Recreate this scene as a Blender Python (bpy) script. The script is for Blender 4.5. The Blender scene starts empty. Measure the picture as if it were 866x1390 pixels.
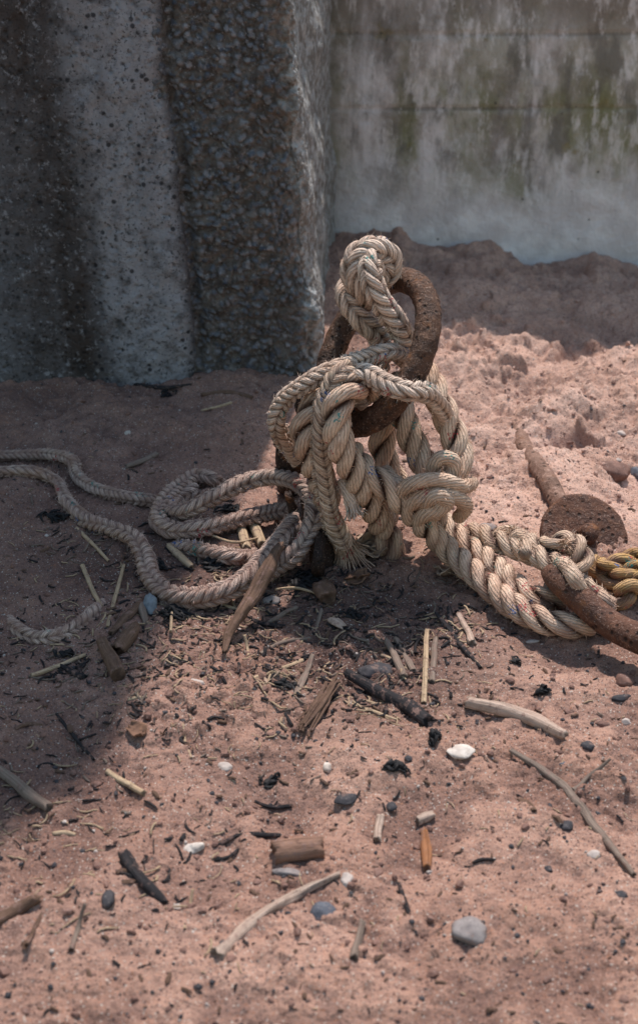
import bpy, math, random
import numpy as np
from mathutils import Vector
random.seed(7); RNG = np.random.default_rng(11)
SC = bpy.context.scene; COL = SC.collection
R = math.radians

# ------------------------------------------------------------------ noise
def _h(ix, iy, iz, seed):
    n = (ix.astype(np.int64)*374761393 + iy.astype(np.int64)*668265263 + iz.astype(np.int64)*2147483647 + seed*1274126177) & 0xffffffff
    n = ((n ^ (n >> 13)) * 1274126177) & 0xffffffff
    n = ((n ^ (n >> 16)) * 2246822519) & 0xffffffff
    return (n ^ (n >> 15)) & 0xffffffff
def _u(ix, iy, iz, seed): return _h(ix, iy, iz, seed) / 4294967296.0
def perlin2(x, y, seed=0):
    x = np.asarray(x, float); y = np.asarray(y, float)
    x0 = np.floor(x); y0 = np.floor(y); fx = x-x0; fy = y-y0
    u = fx*fx*fx*(fx*(fx*6-15)+10); v = fy*fy*fy*(fy*(fy*6-15)+10); z = np.zeros_like(x0)
    def g(dx, dy):
        a = _u(x0+dx, y0+dy, z, seed)*2*math.pi
        return np.cos(a)*(fx-dx)+np.sin(a)*(fy-dy)
    return ((g(0,0)*(1-u)+g(1,0)*u)*(1-v)+(g(0,1)*(1-u)+g(1,1)*u)*v)*1.5
def vnoise3(p, seed=0):
    p = np.asarray(p, float); i = np.floor(p); f = p-i; w = f*f*(3-2*f); r = 0
    for dx in (0,1):
        for dy in (0,1):
            for dz in (0,1):
                k = (w[...,0] if dx else 1-w[...,0])*(w[...,1] if dy else 1-w[...,1])*(w[...,2] if dz else 1-w[...,2])
                r = r + k*_u(i[...,0]+dx, i[...,1]+dy, i[...,2]+dz, seed)
    return r*2-1
def fbm3(p, oct=3, seed=0):
    a = 1; s = 0; p = np.asarray(p, float)
    for k in range(oct):
        s = s + a*vnoise3(p*2**k, seed+k); a *= .5
    return s
def worley(x, y, seed=0):
    x = np.asarray(x, float); y = np.asarray(y, float)
    x0 = np.floor(x); y0 = np.floor(y); z = np.zeros_like(x0)
    f1 = np.full(x.shape, 9.); f2 = np.full(x.shape, 9.); idv = np.zeros(x.shape)
    for dx in (-1,0,1):
        for dy in (-1,0,1):
            cx = x0+dx; cy = y0+dy
            d = np.hypot(cx+_u(cx,cy,z,seed)-x, cy+_u(cx,cy,z,seed+1)-y)
            m = d < f1
            f2 = np.where(m, f1, np.minimum(f2, d)); idv = np.where(m, _u(cx,cy,z,seed+2), idv); f1 = np.where(m, d, f1)
    return f1, f2, idv
def sstep(a, b, x):
    t = np.clip((x-a)/(b-a), 0, 1); return t*t*(3-2*t)

# ------------------------------------------------------------------ camera numbers (photo 866 x 1390)
CAM_H = 1.07; PITCH = R(28); FPX = 2000.0; CX, CY = 433.0, 695.0
SP, CP = math.sin(PITCH), math.cos(PITCH)
def ray(px, py):
    a = (px-CX)/FPX; b = -(py-CY)/FPX
    return np.array([a, CP+b*SP, -SP+b*CP])
def P(px, py, Y):
    d = ray(px, py); t = Y/d[1]
    return np.array([d[0]*t, Y, CAM_H+d[2]*t])

# ------------------------------------------------------------------ the sand's height
DENTS = [(.42,2.30,.05,.040),(.30,2.42,.045,.028),(.52,2.16,.05,.03),(.22,2.46,.05,.022),(.36,2.50,.06,.03),(.27,2.22,.035,.016),(.46,2.06,.04,.018),(.20,1.45,.05,.012),(.38,1.30,.06,.014),(.30,1.62,.04,.010),(-.32,1.60,.06,.012),(-.10,1.22,.05,.012),(-.02,1.28,.045,.010),(.12,1.19,.06,.010),
         (.20,2.75,.10,.022),(.46,2.62,.09,.02),(.62,2.75,.12,.03),(.35,2.05,.05,.012),(-.38,1.25,.07,.012)]
BUMPS = [(.27,2.52,.10,.030),(.48,2.45,.10,.026),(.60,2.58,.11,.025),(.16,2.62,.08,.018),(.36,2.20,.05,.014),(.45,2.25,.04,.012),(-.12,1.50,.10,.014),
         (.05,1.38,.12,.008),(-.25,1.15,.10,.012),(.33,1.45,.14,.008)]
def base(x, y):
    h = sstep(2.35, 3.2, y)*(.085-.105*np.clip(x, -.2, 2.0)*np.clip(1.25-.25*np.clip(x,0,2),.4,1.2))
    h = h + sstep(2.95, 3.2, y)*(.022*perlin2(x*7, y*0+1.5, 91)+.012*perlin2(x*19, y*0+.5, 92))
    for bx, by, r, a in BUMPS: h = h + a*np.exp(-((x-bx)**2+(y-by)**2)/(r*r))
    for bx, by, r, a in DENTS: h = h - a*np.exp(-((x-bx)**2+(y-by)**2)/(r*r))
    return h
def gz(x, y, fine=True):
    x = np.asarray(x, float); y = np.asarray(y, float)
    h = base(x, y)
    near = np.exp(-(((x-.0)/.5)**2+((y-1.85)/.28)**2))                 # flatter where the ropes lie
    back = sstep(1.95, 2.4, y)*sstep(.02, .15, x)                      # churned sand right and behind
    k = 1-.6*near
    h = h + k*(.014*perlin2(x*3.3, y*3.3, 3) + .013*perlin2(x*9, y*9, 5)*(1+.5*back))
    w = perlin2(x*4, y*4, 8); back = back*(1-.72*sstep(2.55, 2.85, y+.08*perlin2(x*5, y*5, 19)))
    h = h + k*(.0095*np.abs(perlin2(x*19, y*19, 6))-.003)*(1+.9*back)
    h = h + .0032*perlin2(x*48, y*48, 9)*(.8+.8*back)
    if fine:
        f1, f2, idv = worley(x*55+.6*perlin2(x*40,y*40,21), y*55+.6*perlin2(x*40,y*40,22), 31)
        crumb = np.sqrt(np.clip(1-(f1/.62)**2, 0, 1))*(idv > .45)
        pit = np.exp(-((x+.10)/.13)**2-((y-1.55)/.16)**2)
        h = h + (.0060*crumb*(.35+.65*idv))*(np.clip(.38+1.0*w, 0, 1)+.75*back+.9*pit)
        f1, f2, idv = worley(x*20+.8*perlin2(x*15,y*15,23), y*20+.8*perlin2(x*15,y*15,24), 35)
        h = h + (.024*np.sqrt(np.clip(1-(f1/.5)**2, 0, 1))*(idv > .82)*idv-.014*np.clip(1-f1/.45, 0, 1)*(idv < .22)*np.clip(1-f1/.45, 0, 1))*(back+.12)
        f1, f2, idv = worley(x*120, y*120, 41)
        h = h + .0020*np.clip(1-f1/.6, 0, 1)*(idv > .35)*(.55+.5*back+.6*pit+.3*w)
        h = h + .0016*perlin2(x*140, y*140, 13) + .0011*perlin2(x*330, y*330, 14)
    return h
def gz1(x, y): return float(gz(np.array([x]), np.array([y]), False)[0])
def G(px, py, h=0.0):
    d = ray(px, py); z = h
    for _ in range(14):
        t = (CAM_H-z)/-d[2]; z = .5*z+.5*(gz1(d[0]*t, d[1]*t)+h)
    return np.array([d[0]*t, d[1]*t, CAM_H+d[2]*t])

# ------------------------------------------------------------------ mesh plumbing
def tag(o, label=None, cat=None, group=None, kind=None):
    for k, v in (('label', label), ('category', cat), ('group', group), ('kind', kind)):
        if v: o[k] = v
    return o
def link(name, me, mat, parent=None):
    o = bpy.data.objects.new(name, me); COL.objects.link(o)
    if mat: me.materials.append(mat)
    if parent: o.parent = parent
    return o
class MB:
    """collects vertices, faces and point attributes into one mesh"""
    def __init__(s): s.V = []; s.F = []; s.n = 0; s.A = {}
    def add(s, V, F, **attrs):
        V = np.asarray(V, float).reshape(-1, 3)
        for f in F:
            f = np.asarray(f, int)
            if f.size: s.F.append(f+s.n)
        keys = set(s.A) | set(attrs)
        for k in keys:
            d = 3 if (k == 'fib') else 1
            if k not in s.A: s.A[k] = [np.zeros((s.n, d))] if s.n else []
            a = attrs.get(k)
            s.A[k].append(np.zeros((len(V), d)) if a is None else np.asarray(a, float).reshape(len(V), d))
        s.V.append(V); s.n += len(V)
    def mesh(s, name, smooth=True):
        V = np.concatenate(s.V); me = bpy.data.meshes.new(name)
        me.vertices.add(len(V)); me.vertices.foreach_set('co', V.astype(np.float32).ravel())
        lv = np.concatenate([f.ravel() for f in s.F]); tot = np.concatenate([np.full(len(f), f.shape[1]) for f in s.F])
        st = np.concatenate([[0], np.cumsum(tot)[:-1]])
        me.loops.add(len(lv)); me.loops.foreach_set('vertex_index', lv.astype(np.int32))
        me.polygons.add(len(tot)); me.polygons.foreach_set('loop_start', st.astype(np.int32)); me.polygons.foreach_set('loop_total', tot.astype(np.int32))
        me.polygons.foreach_set('use_smooth', np.full(len(tot), smooth, dtype=bool))
        me.update(calc_edges=True)
        for k, a in s.A.items():
            a = np.concatenate(a).astype(np.float32)
            if k == 'fib':
                at = me.attributes.new('fib', 'FLOAT_VECTOR', 'POINT'); at.data.foreach_set('vector', a.ravel())
            else:
                at = me.attributes.new(k, 'FLOAT', 'POINT'); at.data.foreach_set('value', a.ravel())
        me.validate()
        return me
    def build(s, name, mat, parent=None, smooth=True, origin=None):
        V = np.concatenate(s.V)
        if origin is None and parent is None:
            lo, hi = V.min(0), V.max(0); origin = np.array([(lo[0]+hi[0])/2, (lo[1]+hi[1])/2, lo[2]])
        if origin is not None: s.V = [V-origin]
        o = link(name, s.mesh(name, smooth), mat, parent)
        if origin is not None and parent is None: o.location = origin
        if parent is not None:
            o.matrix_parent_inverse = parent.matrix_basis.inverted()
            if origin is not None: o.location = origin
        return o
def gridF(nu, nv, closed=False, flip=False):
    """quads on an nu x nv vertex grid (v fastest); closed wraps v"""
    i = np.arange(nu-1)[:, None]; j = np.arange(nv if closed else nv-1)[None, :]; j2 = (j+1) % nv
    q = np.stack(np.broadcast_arrays(i*nv+j, (i+1)*nv+j, (i+1)*nv+j2, i*nv+j2), -1).reshape(-1, 4)
    return q[:, ::-1] if flip else q

def spline(pts, step):
    p = np.asarray(pts, float)
    p = np.vstack([2*p[0]-p[1], p, 2*p[-1]-p[-2]]); out = []
    for i in range(1, len(p)-2):
        p0, p1, p2, p3 = p[i-1:i+3]; al = .5
        t0 = 0; t1 = t0+np.linalg.norm(p1-p0)**al+1e-9; t2 = t1+np.linalg.norm(p2-p1)**al+1e-9; t3 = t2+np.linalg.norm(p3-p2)**al+1e-9
        t = np.linspace(t1, t2, 40, endpoint=False)[:, None]
        A1 = (t1-t)/(t1-t0)*p0+(t-t0)/(t1-t0)*p1; A2 = (t2-t)/(t2-t1)*p1+(t-t1)/(t2-t1)*p2; A3 = (t3-t)/(t3-t2)*p2+(t-t2)/(t3-t2)*p3
        B1 = (t2-t)/(t2-t0)*A1+(t-t0)/(t2-t0)*A2; B2 = (t3-t)/(t3-t1)*A2+(t-t1)/(t3-t1)*A3
        out.append((t2-t)/(t2-t1)*B1+(t-t1)/(t2-t1)*B2)
    c = np.vstack(out+[p[-2:-1]])
    L = np.concatenate([[0], np.cumsum(np.linalg.norm(np.diff(c, axis=0), axis=1))])
    n = max(4, int(L[-1]/step)); s = np.linspace(0, L[-1], n)
    return np.stack([np.interp(s, L, c[:, k]) for k in range(3)], 1), s
def frames(c):
    T = np.gradient(c, axis=0); T /= np.linalg.norm(T, axis=1)[:, None]+1e-12
    N = np.zeros_like(T); a = np.array([0, 0, 1.]) if abs(T[0, 2]) < .9 else np.array([1., 0, 0])
    n = a-T[0]*a.dot(T[0]); N[0] = n/np.linalg.norm(n)
    for i in range(1, len(T)):
        n = N[i-1]-T[i]*N[i-1].dot(T[i]); N[i] = n/(np.linalg.norm(n)+1e-12)
    return T, N, np.cross(T, N)

def fuzz(mb, S, Nn, T, count, ln=(.003, .010), w=.00036, rng=RNG):
    """short loose fibres standing off a rope's surface"""
    k = rng.integers(0, len(S), count); b = S[k]; n = Nn[k]; t = T[k]*rng.choice([-1, 1], count)[:, None]
    L = rng.uniform(ln[0], ln[1], count)[:, None]; r = rng.normal(0, .5, (count, 3))
    d1 = n*.7+t*.6+r; d1 /= np.linalg.norm(d1, axis=1)[:, None]
    d2 = d1+r[:, ::-1]*.9+np.array([0, 0, -.3]); d2 /= np.linalg.norm(d2, axis=1)[:, None]
    side = np.cross(d1, rng.normal(0, 1, (count, 3))); side /= np.linalg.norm(side, axis=1)[:, None]
    p1 = b+d1*L*.5; p2 = p1+d2*L*.5
    V = np.stack([b-side*w, b+side*w, p1-side*w*.8, p1+side*w*.8, p2], 1).reshape(-1, 3)
    o = np.arange(count)[:, None]*5
    mb.add(V, [o+np.array([0, 1, 3, 2]), o+np.array([2, 3, 4])], groove=np.full(len(V), .95), fib=np.tile(rng.uniform(0, 9, (count, 1, 3)), (1, 5, 1)))

def braid(mb, pts, rad, seed=0, step=.00125, pitch=None, twist=1.2, hair=2000, taper=None, capend=True, lay=0):
    """plaited rope: four columns of slanted strands that meet in V shapes"""
    c, s = spline(pts, step); n = len(c); nth = 48
    c = c + rad*.05*np.stack([vnoise3(np.stack([s*30, s*0+seed*7.3, s*0+k], 1), 50+k) for k in range(3)], 1)
    T, N, B = frames(c); pitch = pitch or rad*1.0
    th = np.arange(nth)/nth*2*math.pi; S, TH = np.meshgrid(s, th, indexing='ij')
    S = S+pitch*.5*vnoise3(np.stack([S*25, S*0+seed, S*0], -1), 4)
    tw = twist*vnoise3(np.stack([s*4, s*0+seed*3.1, s*0], 1), 77)+seed*1.3
    ua = ((TH+tw[:, None])/(2*math.pi)*4) % 4; cc = np.floor(ua); u = 2*(ua-cc)-1; sg = np.where(cc % 2 == 0, 1, -1)
    p = S/pitch+sg*u*.60; f = p-np.floor(p); su = sg*u
    prof = np.sqrt(np.clip(1-(2*f-1)**2, 0, 1)); edge = 1-.55*np.abs(u)**3
    vary = .85+.3*_u(np.floor(p), cc, S*0, seed+9)
    g = prof**.8*edge
    flat = 1+.05*np.cos(2*(TH+seed))
    rr = rad*(.62+.43*g*vary)*flat*(1+.05*vnoise3(np.stack([S*40, TH*0+seed, TH*0], -1), 5)[:, :])
    if taper is not None: rr = rr*np.interp(s/s[-1], [a for a, b in taper], [b for a, b in taper])[:, None]
    rr = rr*(1+.09*vnoise3(np.stack([s*9, s*0+seed*2.2, s*0], 1), 31)+.05*vnoise3(np.stack([s*28, s*0+seed, s*0], 1), 32))[:, None]
    D = np.cos(TH)[..., None]*N[:, None]+np.sin(TH)[..., None]*B[:, None]
    V = c[:, None]+D*rr[..., None]; F = [gridF(n, nth, True)]
    V = V.reshape(-1, 3); fib = np.stack([p*4, su, S*60], -1).reshape(-1, 3)
    g = g.ravel(); k = len(V)
    V2 = np.vstack([V, c[:1]-T[:1]*rad*.35, c[-1:]+T[-1:]*rad*.35]); j = np.arange(nth); j2 = (j+1) % nth
    F += [np.stack([j*0+k, j, j2], 1), np.stack([j*0+k+1, (n-1)*nth+j2, (n-1)*nth+j], 1)]
    mb.add(V2, F, groove=np.append(g, [.3, .3]), fib=np.vstack([fib, fib[:1], fib[-1:]]))
    if hair: fuzz(mb, V, D.reshape(-1, 3), np.repeat(T, nth, 0), int(hair*s[-1]))
    return c, s
def laid(mb, pts, rs, seed=0, n_str=3, lay=.125, step=.002, hair=2400, hand=1, off=None, wob=1.0, yarns=14):
    """twisted rope: round strands wound around each other, yarns wound the other way inside each"""
    c, s = spline(pts, step); T, N, B = frames(c); n = len(c); nth = 30
    off = rs*(1.155 if n_str == 3 else 1.0) if off is None else off
    if n_str == 1: off = 0
    for k in range(n_str):
        ph = hand*2*math.pi*s/lay+2*math.pi*k/n_str+seed*1.7+wob*.5*vnoise3(np.stack([s*14, s*0+seed, s*0+k], 1), 3)
        cc = c+off*(np.cos(ph)[:, None]*N+np.sin(ph)[:, None]*B)
        t2, n2, b2 = frames(cc)
        th = np.arange(nth+1)/nth*2*math.pi; S, TH = np.meshgrid(s, th, indexing='ij')
        y = yarns*TH/(2*math.pi)+hand*S/.0115
        f = y-np.floor(y); prof = np.sqrt(np.clip(1-(2*f-1)**2, 0, 1))
        rr = rs*(.95+.05*prof)*(1+.07*wob*vnoise3(np.stack([S*35, S*0+k, S*0+seed], -1), 6))
        D = np.cos(TH)[..., None]*n2[:, None]+np.sin(TH)[..., None]*b2[:, None]
        V = (cc[:, None]+D*rr[..., None]).reshape(-1, 3)
        # depth towards the rope's middle takes the grime and painted groove shade
        outw = np.linalg.norm(V.reshape(n, nth+1, 3)-c[:, None], axis=2)/(off+rs)
        g = np.clip((outw-.62)/.36, 0, 1) if n_str > 1 else np.full(outw.shape, .8)
        g = (g*(.72+.28*prof)).ravel()
        fib = np.stack([y, S*40, TH*0+k+seed], -1).reshape(-1, 3); kk = len(V)
        j = np.arange(nth); F = [gridF(n, nth+1), np.stack([j*0+kk, j, j+1], 1), np.stack([j*0+kk+1, (n-1)*(nth+1)+j+1, (n-1)*(nth+1)+j], 1)]
        mb.add(np.vstack([V, cc[:1]-t2[:1]*rs*.4, cc[-1:]+t2[-1:]*rs*.4]), F, groove=np.append(g, [.4, .4]), fib=np.vstack([fib, fib[:1], fib[-1:]]))
        if hair: fuzz(mb, V, D.reshape(-1, 3), np.repeat(t2, nth+1, 0), int(hair*s[-1]/n_str))
def fray(mb, p, d, rad, count, ln, rng=RNG):
    """loose yarns at a cut rope end"""
    d = np.asarray(d, float); d /= np.linalg.norm(d); a = np.cross(d, [0.3, .2, .9]); a /= np.linalg.norm(a); b = np.cross(d, a)
    for _ in range(count):
        an = rng.uniform(0, 6.28); q = rad*math.sqrt(rng.uniform(0, 1)); o = p+q*(math.cos(an)*a+math.sin(an)*b); L = rng.uniform(.4, 1)*ln
        sp = (math.cos(an)*a+math.sin(an)*b)*rng.uniform(0, .9)
        e = [o-d*.01, o+(d+sp*.4)*L*.5, o+(d+sp)*L+np.array([0, 0, -.25*L])]
        c, s = spline(e, L/5); T, N, B = frames(c); w = rng.uniform(.0005, .0012)
        V = np.stack([c+N*w, c-.5*N*w+.87*B*w, c-.5*N*w-.87*B*w], 1); mb.add(V.reshape(-1, 3), [gridF(len(c), 3, True)], groove=np.full(len(c)*3, .8), fib=np.tile(rng.uniform(0, 9, 3), (len(c)*3, 1)))

def tube(mb, pts, radii, seed=0, rough=.12, step=.004, nth=16, lump=1.0, ridges=0, cap=.25, flat=1.0, rag=1.0):
    c, s = spline(pts, step); n = len(c); rm = float(np.mean(radii))
    c = c+rm*.30*min(1, rough*6)*np.stack([vnoise3(np.stack([s/rm*.16, s*0+seed*3.3, s*0+k], 1), 150+k) for k in range(3)], 1)
    T, N, B = frames(c)
    r = np.interp(s/s[-1], np.linspace(0, 1, len(radii)), radii)
    th = np.arange(nth)/nth*2*math.pi; S, TH = np.meshgrid(s, th, indexing='ij')
    q = np.stack([S/rm*.16*lump, np.cos(TH)*1.1+seed*5.1, np.sin(TH)*1.1+seed], -1)
    q2 = np.stack([S/rm*.07, np.cos(TH)*3.2+seed*2.1, np.sin(TH)*3.2+seed], -1)
    rr = r[:, None]*(1+rough*fbm3(q, 3, seed)+rough*.55*vnoise3(q2, seed+8))
    if ridges: rr = rr*(1+.13*np.sin(ridges*TH+6*vnoise3(np.stack([S*20, S*0+seed, S*0], -1), 2)))
    D = np.cos(TH)[..., None]*N[:, None]*flat+np.sin(TH)[..., None]*B[:, None]
    V = c[:, None]+D*rr[..., None]; k = n*nth; j = np.arange(nth); j2 = (j+1) % nth
    fib = np.stack([TH/(2*math.pi)*3, S*30, S*0+seed], -1).reshape(-1, 3)
    # ragged broken ends: every fibre of the last few rings ends at its own length
    e0 = (_u(j//2, j*0+seed, j*0, 5)*.8+_u(j, j*0+seed, j*0, 7)*.5)*rag*r[0]*1.3; e1 = (_u(j//2, j*0+seed+3, j*0, 6)*.8+_u(j, j*0+seed, j*0, 9)*.5)*rag*r[-1]*1.3
    m = min(n//3, 5)
    for i in range(m):
        w = (1-i/m)**1.5; V[i] += T[i]*(e0*w)[:, None]; V[n-1-i] -= T[n-1-i]*(e1*w)[:, None]
    V = V.reshape(-1, 3)
    d0, d1 = e0.max()*1.0+r[0]*.1, e1.max()*1.0+r[-1]*.1
    if rag < .01: d0, d1 = -r[0]*cap, -r[-1]*cap
    mb.add(np.vstack([V, c[:1]+T[:1]*d0, c[-1:]-T[-1:]*d1]),
           [gridF(n, nth, True), np.stack([j*0+k, j, j2], 1), np.stack([j*0+k+1, (n-1)*nth+j2, (n-1)*nth+j], 1)],
           fib=np.vstack([fib, fib[:1], fib[-1:]]), endf=np.append(np.zeros(k), [1, 1]))
def blob(mb, c, r, rot=0, seed=0, rough=.18, tilt=0, res=16, ang=.0):
    """a stone: a sphere pushed about by noise, with some flattened facets"""
    nu, nv = res, res*2; u = np.linspace(0, math.pi, nu); v = np.arange(nv)/nv*2*math.pi
    U, W = np.meshgrid(u, v, indexing='ij'); p = np.stack([np.sin(U)*np.cos(W), np.sin(U)*np.sin(W), np.cos(U)], -1)
    k = 1+rough*fbm3(p*1.1+seed*3.7, 3, seed)
    for q in range(int(ang*10)):
        rg = np.random.default_rng(seed*31+q); nrm = rg.normal(0, 1, 3); nrm /= np.linalg.norm(nrm); dd = p@nrm
        k = np.where(dd*k > .78, .78/np.maximum(dd, 1e-3), k)
    V = p*k[..., None]*np.asarray(r, float)
    ct, st = math.cos(tilt), math.sin(tilt); V = V@np.array([[1,0,0],[0,ct,st],[0,-st,ct]])
    cr, sr = math.cos(rot), math.sin(rot); V = V@np.array([[cr,sr,0],[-sr,cr,0],[0,0,1]])+np.asarray(c)
    mb.add(V.reshape(-1, 3), [gridF(nu, nv, True)], fib=(p*3).reshape(-1, 3))
def sheet(mb, c, a, b, curl, seed, n=9, rag=.25, crump=.25):
    """a ragged curled leaf or flake, two-sided with a little thickness"""
    a = np.asarray(a, float); b = np.asarray(b, float); nn = np.cross(a, b); nn /= np.linalg.norm(nn); la = np.linalg.norm(a)
    U, W = np.meshgrid(np.linspace(-1, 1, n), np.linspace(-1, 1, n), indexing='ij')
    wid = np.sqrt(np.clip(1-U**2*.85, .05, 1))*(1+rag*vnoise3(np.stack([U*3+seed, np.sign(W), W*0], -1), seed))
    hgt = curl*(W**2-.3)+crump*vnoise3(np.stack([U*2.2, W*2.2, U*0+seed], -1), seed+4)
    mid = np.asarray(c)+U[..., None]*a+(W*wid)[..., None]*b+(hgt*la)[..., None]*nn
    t = nn*.0006; top = (mid+t).reshape(-1, 3); bot = (mid-t).reshape(-1, 3); m = n*n
    idx = np.arange(m).reshape(n, n); rim = np.concatenate([idx[0, :], idx[1:, -1], idx[-1, -2::-1], idx[-2:0:-1, 0]]); r2 = np.roll(rim, -1)
    mb.add(np.vstack([top, bot]), [gridF(n, n), gridF(n, n, flip=True)+m, np.stack([rim, r2, r2+m, rim+m], 1)], fib=np.vstack([np.stack([U*2, W*3, U*0+seed], -1).reshape(-1, 3)]*2))

# ------------------------------------------------------------------ materials
class NT:
    def __init__(s, name):
        s.m = bpy.data.materials.new(name); s.m.use_nodes = True; s.t = s.m.node_tree; s.t.nodes.clear()
        s.out = s.n('ShaderNodeOutputMaterial'); s.b = s.n('ShaderNodeBsdfPrincipled'); s.l(s.b.outputs[0], s.out.inputs[0])
        s.b.inputs['Specular IOR Level'].default_value = .25
    def n(s, k, **kw):
        x = s.t.nodes.new(k)
        for a, v in kw.items(): setattr(x, a, v)
        return x
    def l(s, a, b): s.t.links.new(a, b)
    def pos(s):
        return s.n('ShaderNodeNewGeometry').outputs['Position']
    def attr(s, name, o='Fac'): return s.n('ShaderNodeAttribute', attribute_name=name).outputs[o]
    def scale(s, v, k):
        m = s.n('ShaderNodeVectorMath', operation='MULTIPLY'); s.l(v, m.inputs[0]); m.inputs[1].default_value = k if isinstance(k, tuple) else (k,)*3; return m.outputs[0]
    def noise(s, v, sc, det=4, rough=.55, dist=0):
        x = s.n('ShaderNodeTexNoise'); s.l(v, x.inputs['Vector']); x.inputs['Scale'].default_value = sc; x.inputs['Detail'].default_value = det
        x.inputs['Roughness'].default_value = rough; x.inputs['Distortion'].default_value = dist; return x.outputs['Fac']
    def vor(s, v, sc, feat='F1', out='Distance'):
        x = s.n('ShaderNodeTexVoronoi', feature=feat); s.l(v, x.inputs['Vector']); x.inputs['Scale'].default_value = sc; return x.outputs[out]
    def math(s, op, a, b=None, clamp=False):
        x = s.n('ShaderNodeMath', operation=op, use_clamp=clamp)
        for i, q in enumerate((a, b)):
            if q is None: continue
            if isinstance(q, (int, float)): x.inputs[i].default_value = q
            else: s.l(q, x.inputs[i])
        return x.outputs[0]
    def rng(s, v, a, b, c=0., d=1.):
        x = s.n('ShaderNodeMapRange', interpolation_type='SMOOTHSTEP'); s.l(v, x.inputs[0])
        for i, q in enumerate((a, b, c, d)): x.inputs[i+1].default_value = q
        return x.outputs[0]
    def mix(s, f, a, b, mode='MIX'):
        x = s.n('ShaderNodeMix', data_type='RGBA', blend_type=mode)
        if isinstance(f, (int, float)): x.inputs[0].default_value = f
        else: s.l(f, x.inputs[0])
        for i, q in ((6, a), (7, b)):
            if isinstance(q, tuple): x.inputs[i].default_value = (*q, 1) if len(q) == 3 else q
            else: s.l(q, x.inputs[i])
        return x.outputs[2]
    def sep(s, v): 
        x = s.n('ShaderNodeSeparateXYZ'); s.l(v, x.inputs[0]); return x.outputs
    def bump(s, h, dist, strength=1., prev=None):
        x = s.n('ShaderNodeBump'); x.inputs['Distance'].default_value = dist; x.inputs['Strength'].default_value = strength; s.l(h, x.inputs['Height'])
        if prev: s.l(prev, x.inputs['Normal'])
        return x.outputs[0]
    def done(s, col, rough=.9, nrm=None, metal=None):
        if isinstance(col, tuple): s.b.inputs['Base Color'].default_value = (*col, 1)
        else: s.l(col, s.b.inputs['Base Color'])
        if isinstance(rough, (int, float)): s.b.inputs['Roughness'].default_value = rough
        else: s.l(rough, s.b.inputs['Roughness'])
        if nrm: s.l(nrm, s.b.inputs['Normal'])
        if metal is not None: s.b.inputs['Metallic'].default_value = metal
        return s.m

def m_sand():
    t = NT('red_sand'); p = t.pos()
    c = t.mix(t.rng(t.noise(p, 3.5, 3), .35, .68), (.365, .205, .150), (.485, .292, .222))
    c = t.mix(t.attr('dry'), c, t.mix(t.rng(t.noise(p, 12, 4), .35, .65), (.50, .305, .235), (.65, .425, .340)))  # dry tone also carries some sunlit brightness
    c = t.mix(t.math('MULTIPLY', t.attr('damp'), .68), c, t.mix(t.rng(t.noise(p, 16, 4), .35, .65), (.165, .094, .080), (.235, .142, .118)))  # moist sand, darkened further to stand for the buttress shade
    dr = t.attr('dry'); inv = t.math('SUBTRACT', 1., t.math('MULTIPLY', dr, .65))  # dry mask, sunlit brightness included
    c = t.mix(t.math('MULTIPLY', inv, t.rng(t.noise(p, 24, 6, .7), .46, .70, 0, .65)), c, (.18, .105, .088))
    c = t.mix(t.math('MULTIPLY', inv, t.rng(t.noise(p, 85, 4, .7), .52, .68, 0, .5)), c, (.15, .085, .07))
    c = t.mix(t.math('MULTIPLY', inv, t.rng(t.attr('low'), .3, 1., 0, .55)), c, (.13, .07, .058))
    c = t.mix(t.rng(t.attr('humus'), 0, 1., 0, .85), c, (.075, .043, .038))  # dark soil tone plus painted rope shade
    g = t.noise(p, 620, 3, .75); c = t.mix(t.rng(g, .56, .70, 0, .6), c, (.60, .45, .38)); c = t.mix(t.math('MULTIPLY', inv, t.rng(g, .30, .43, .7, 0)), c, (.12, .065, .055))
    vs = t.sep(t.vor(p, 620, out='Color'))
    c = t.mix(t.rng(vs[0], .91, .93, 0, .7), c, (.06, .04, .04)); c = t.mix(t.rng(vs[1],   .972, .98, 0, .6), c, (.60, .56, .50)); c = t.mix(t.rng(vs[2], .95, .96, 0, .5), c, (.40, .17, .09))
    b = t.bump(t.noise(p, 480, 3, .75), .0018, 1.); b = t.bump(t.noise(p, 140, 4, .65), .005, .75, b)
    return t.done(c, .95, b)
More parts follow.
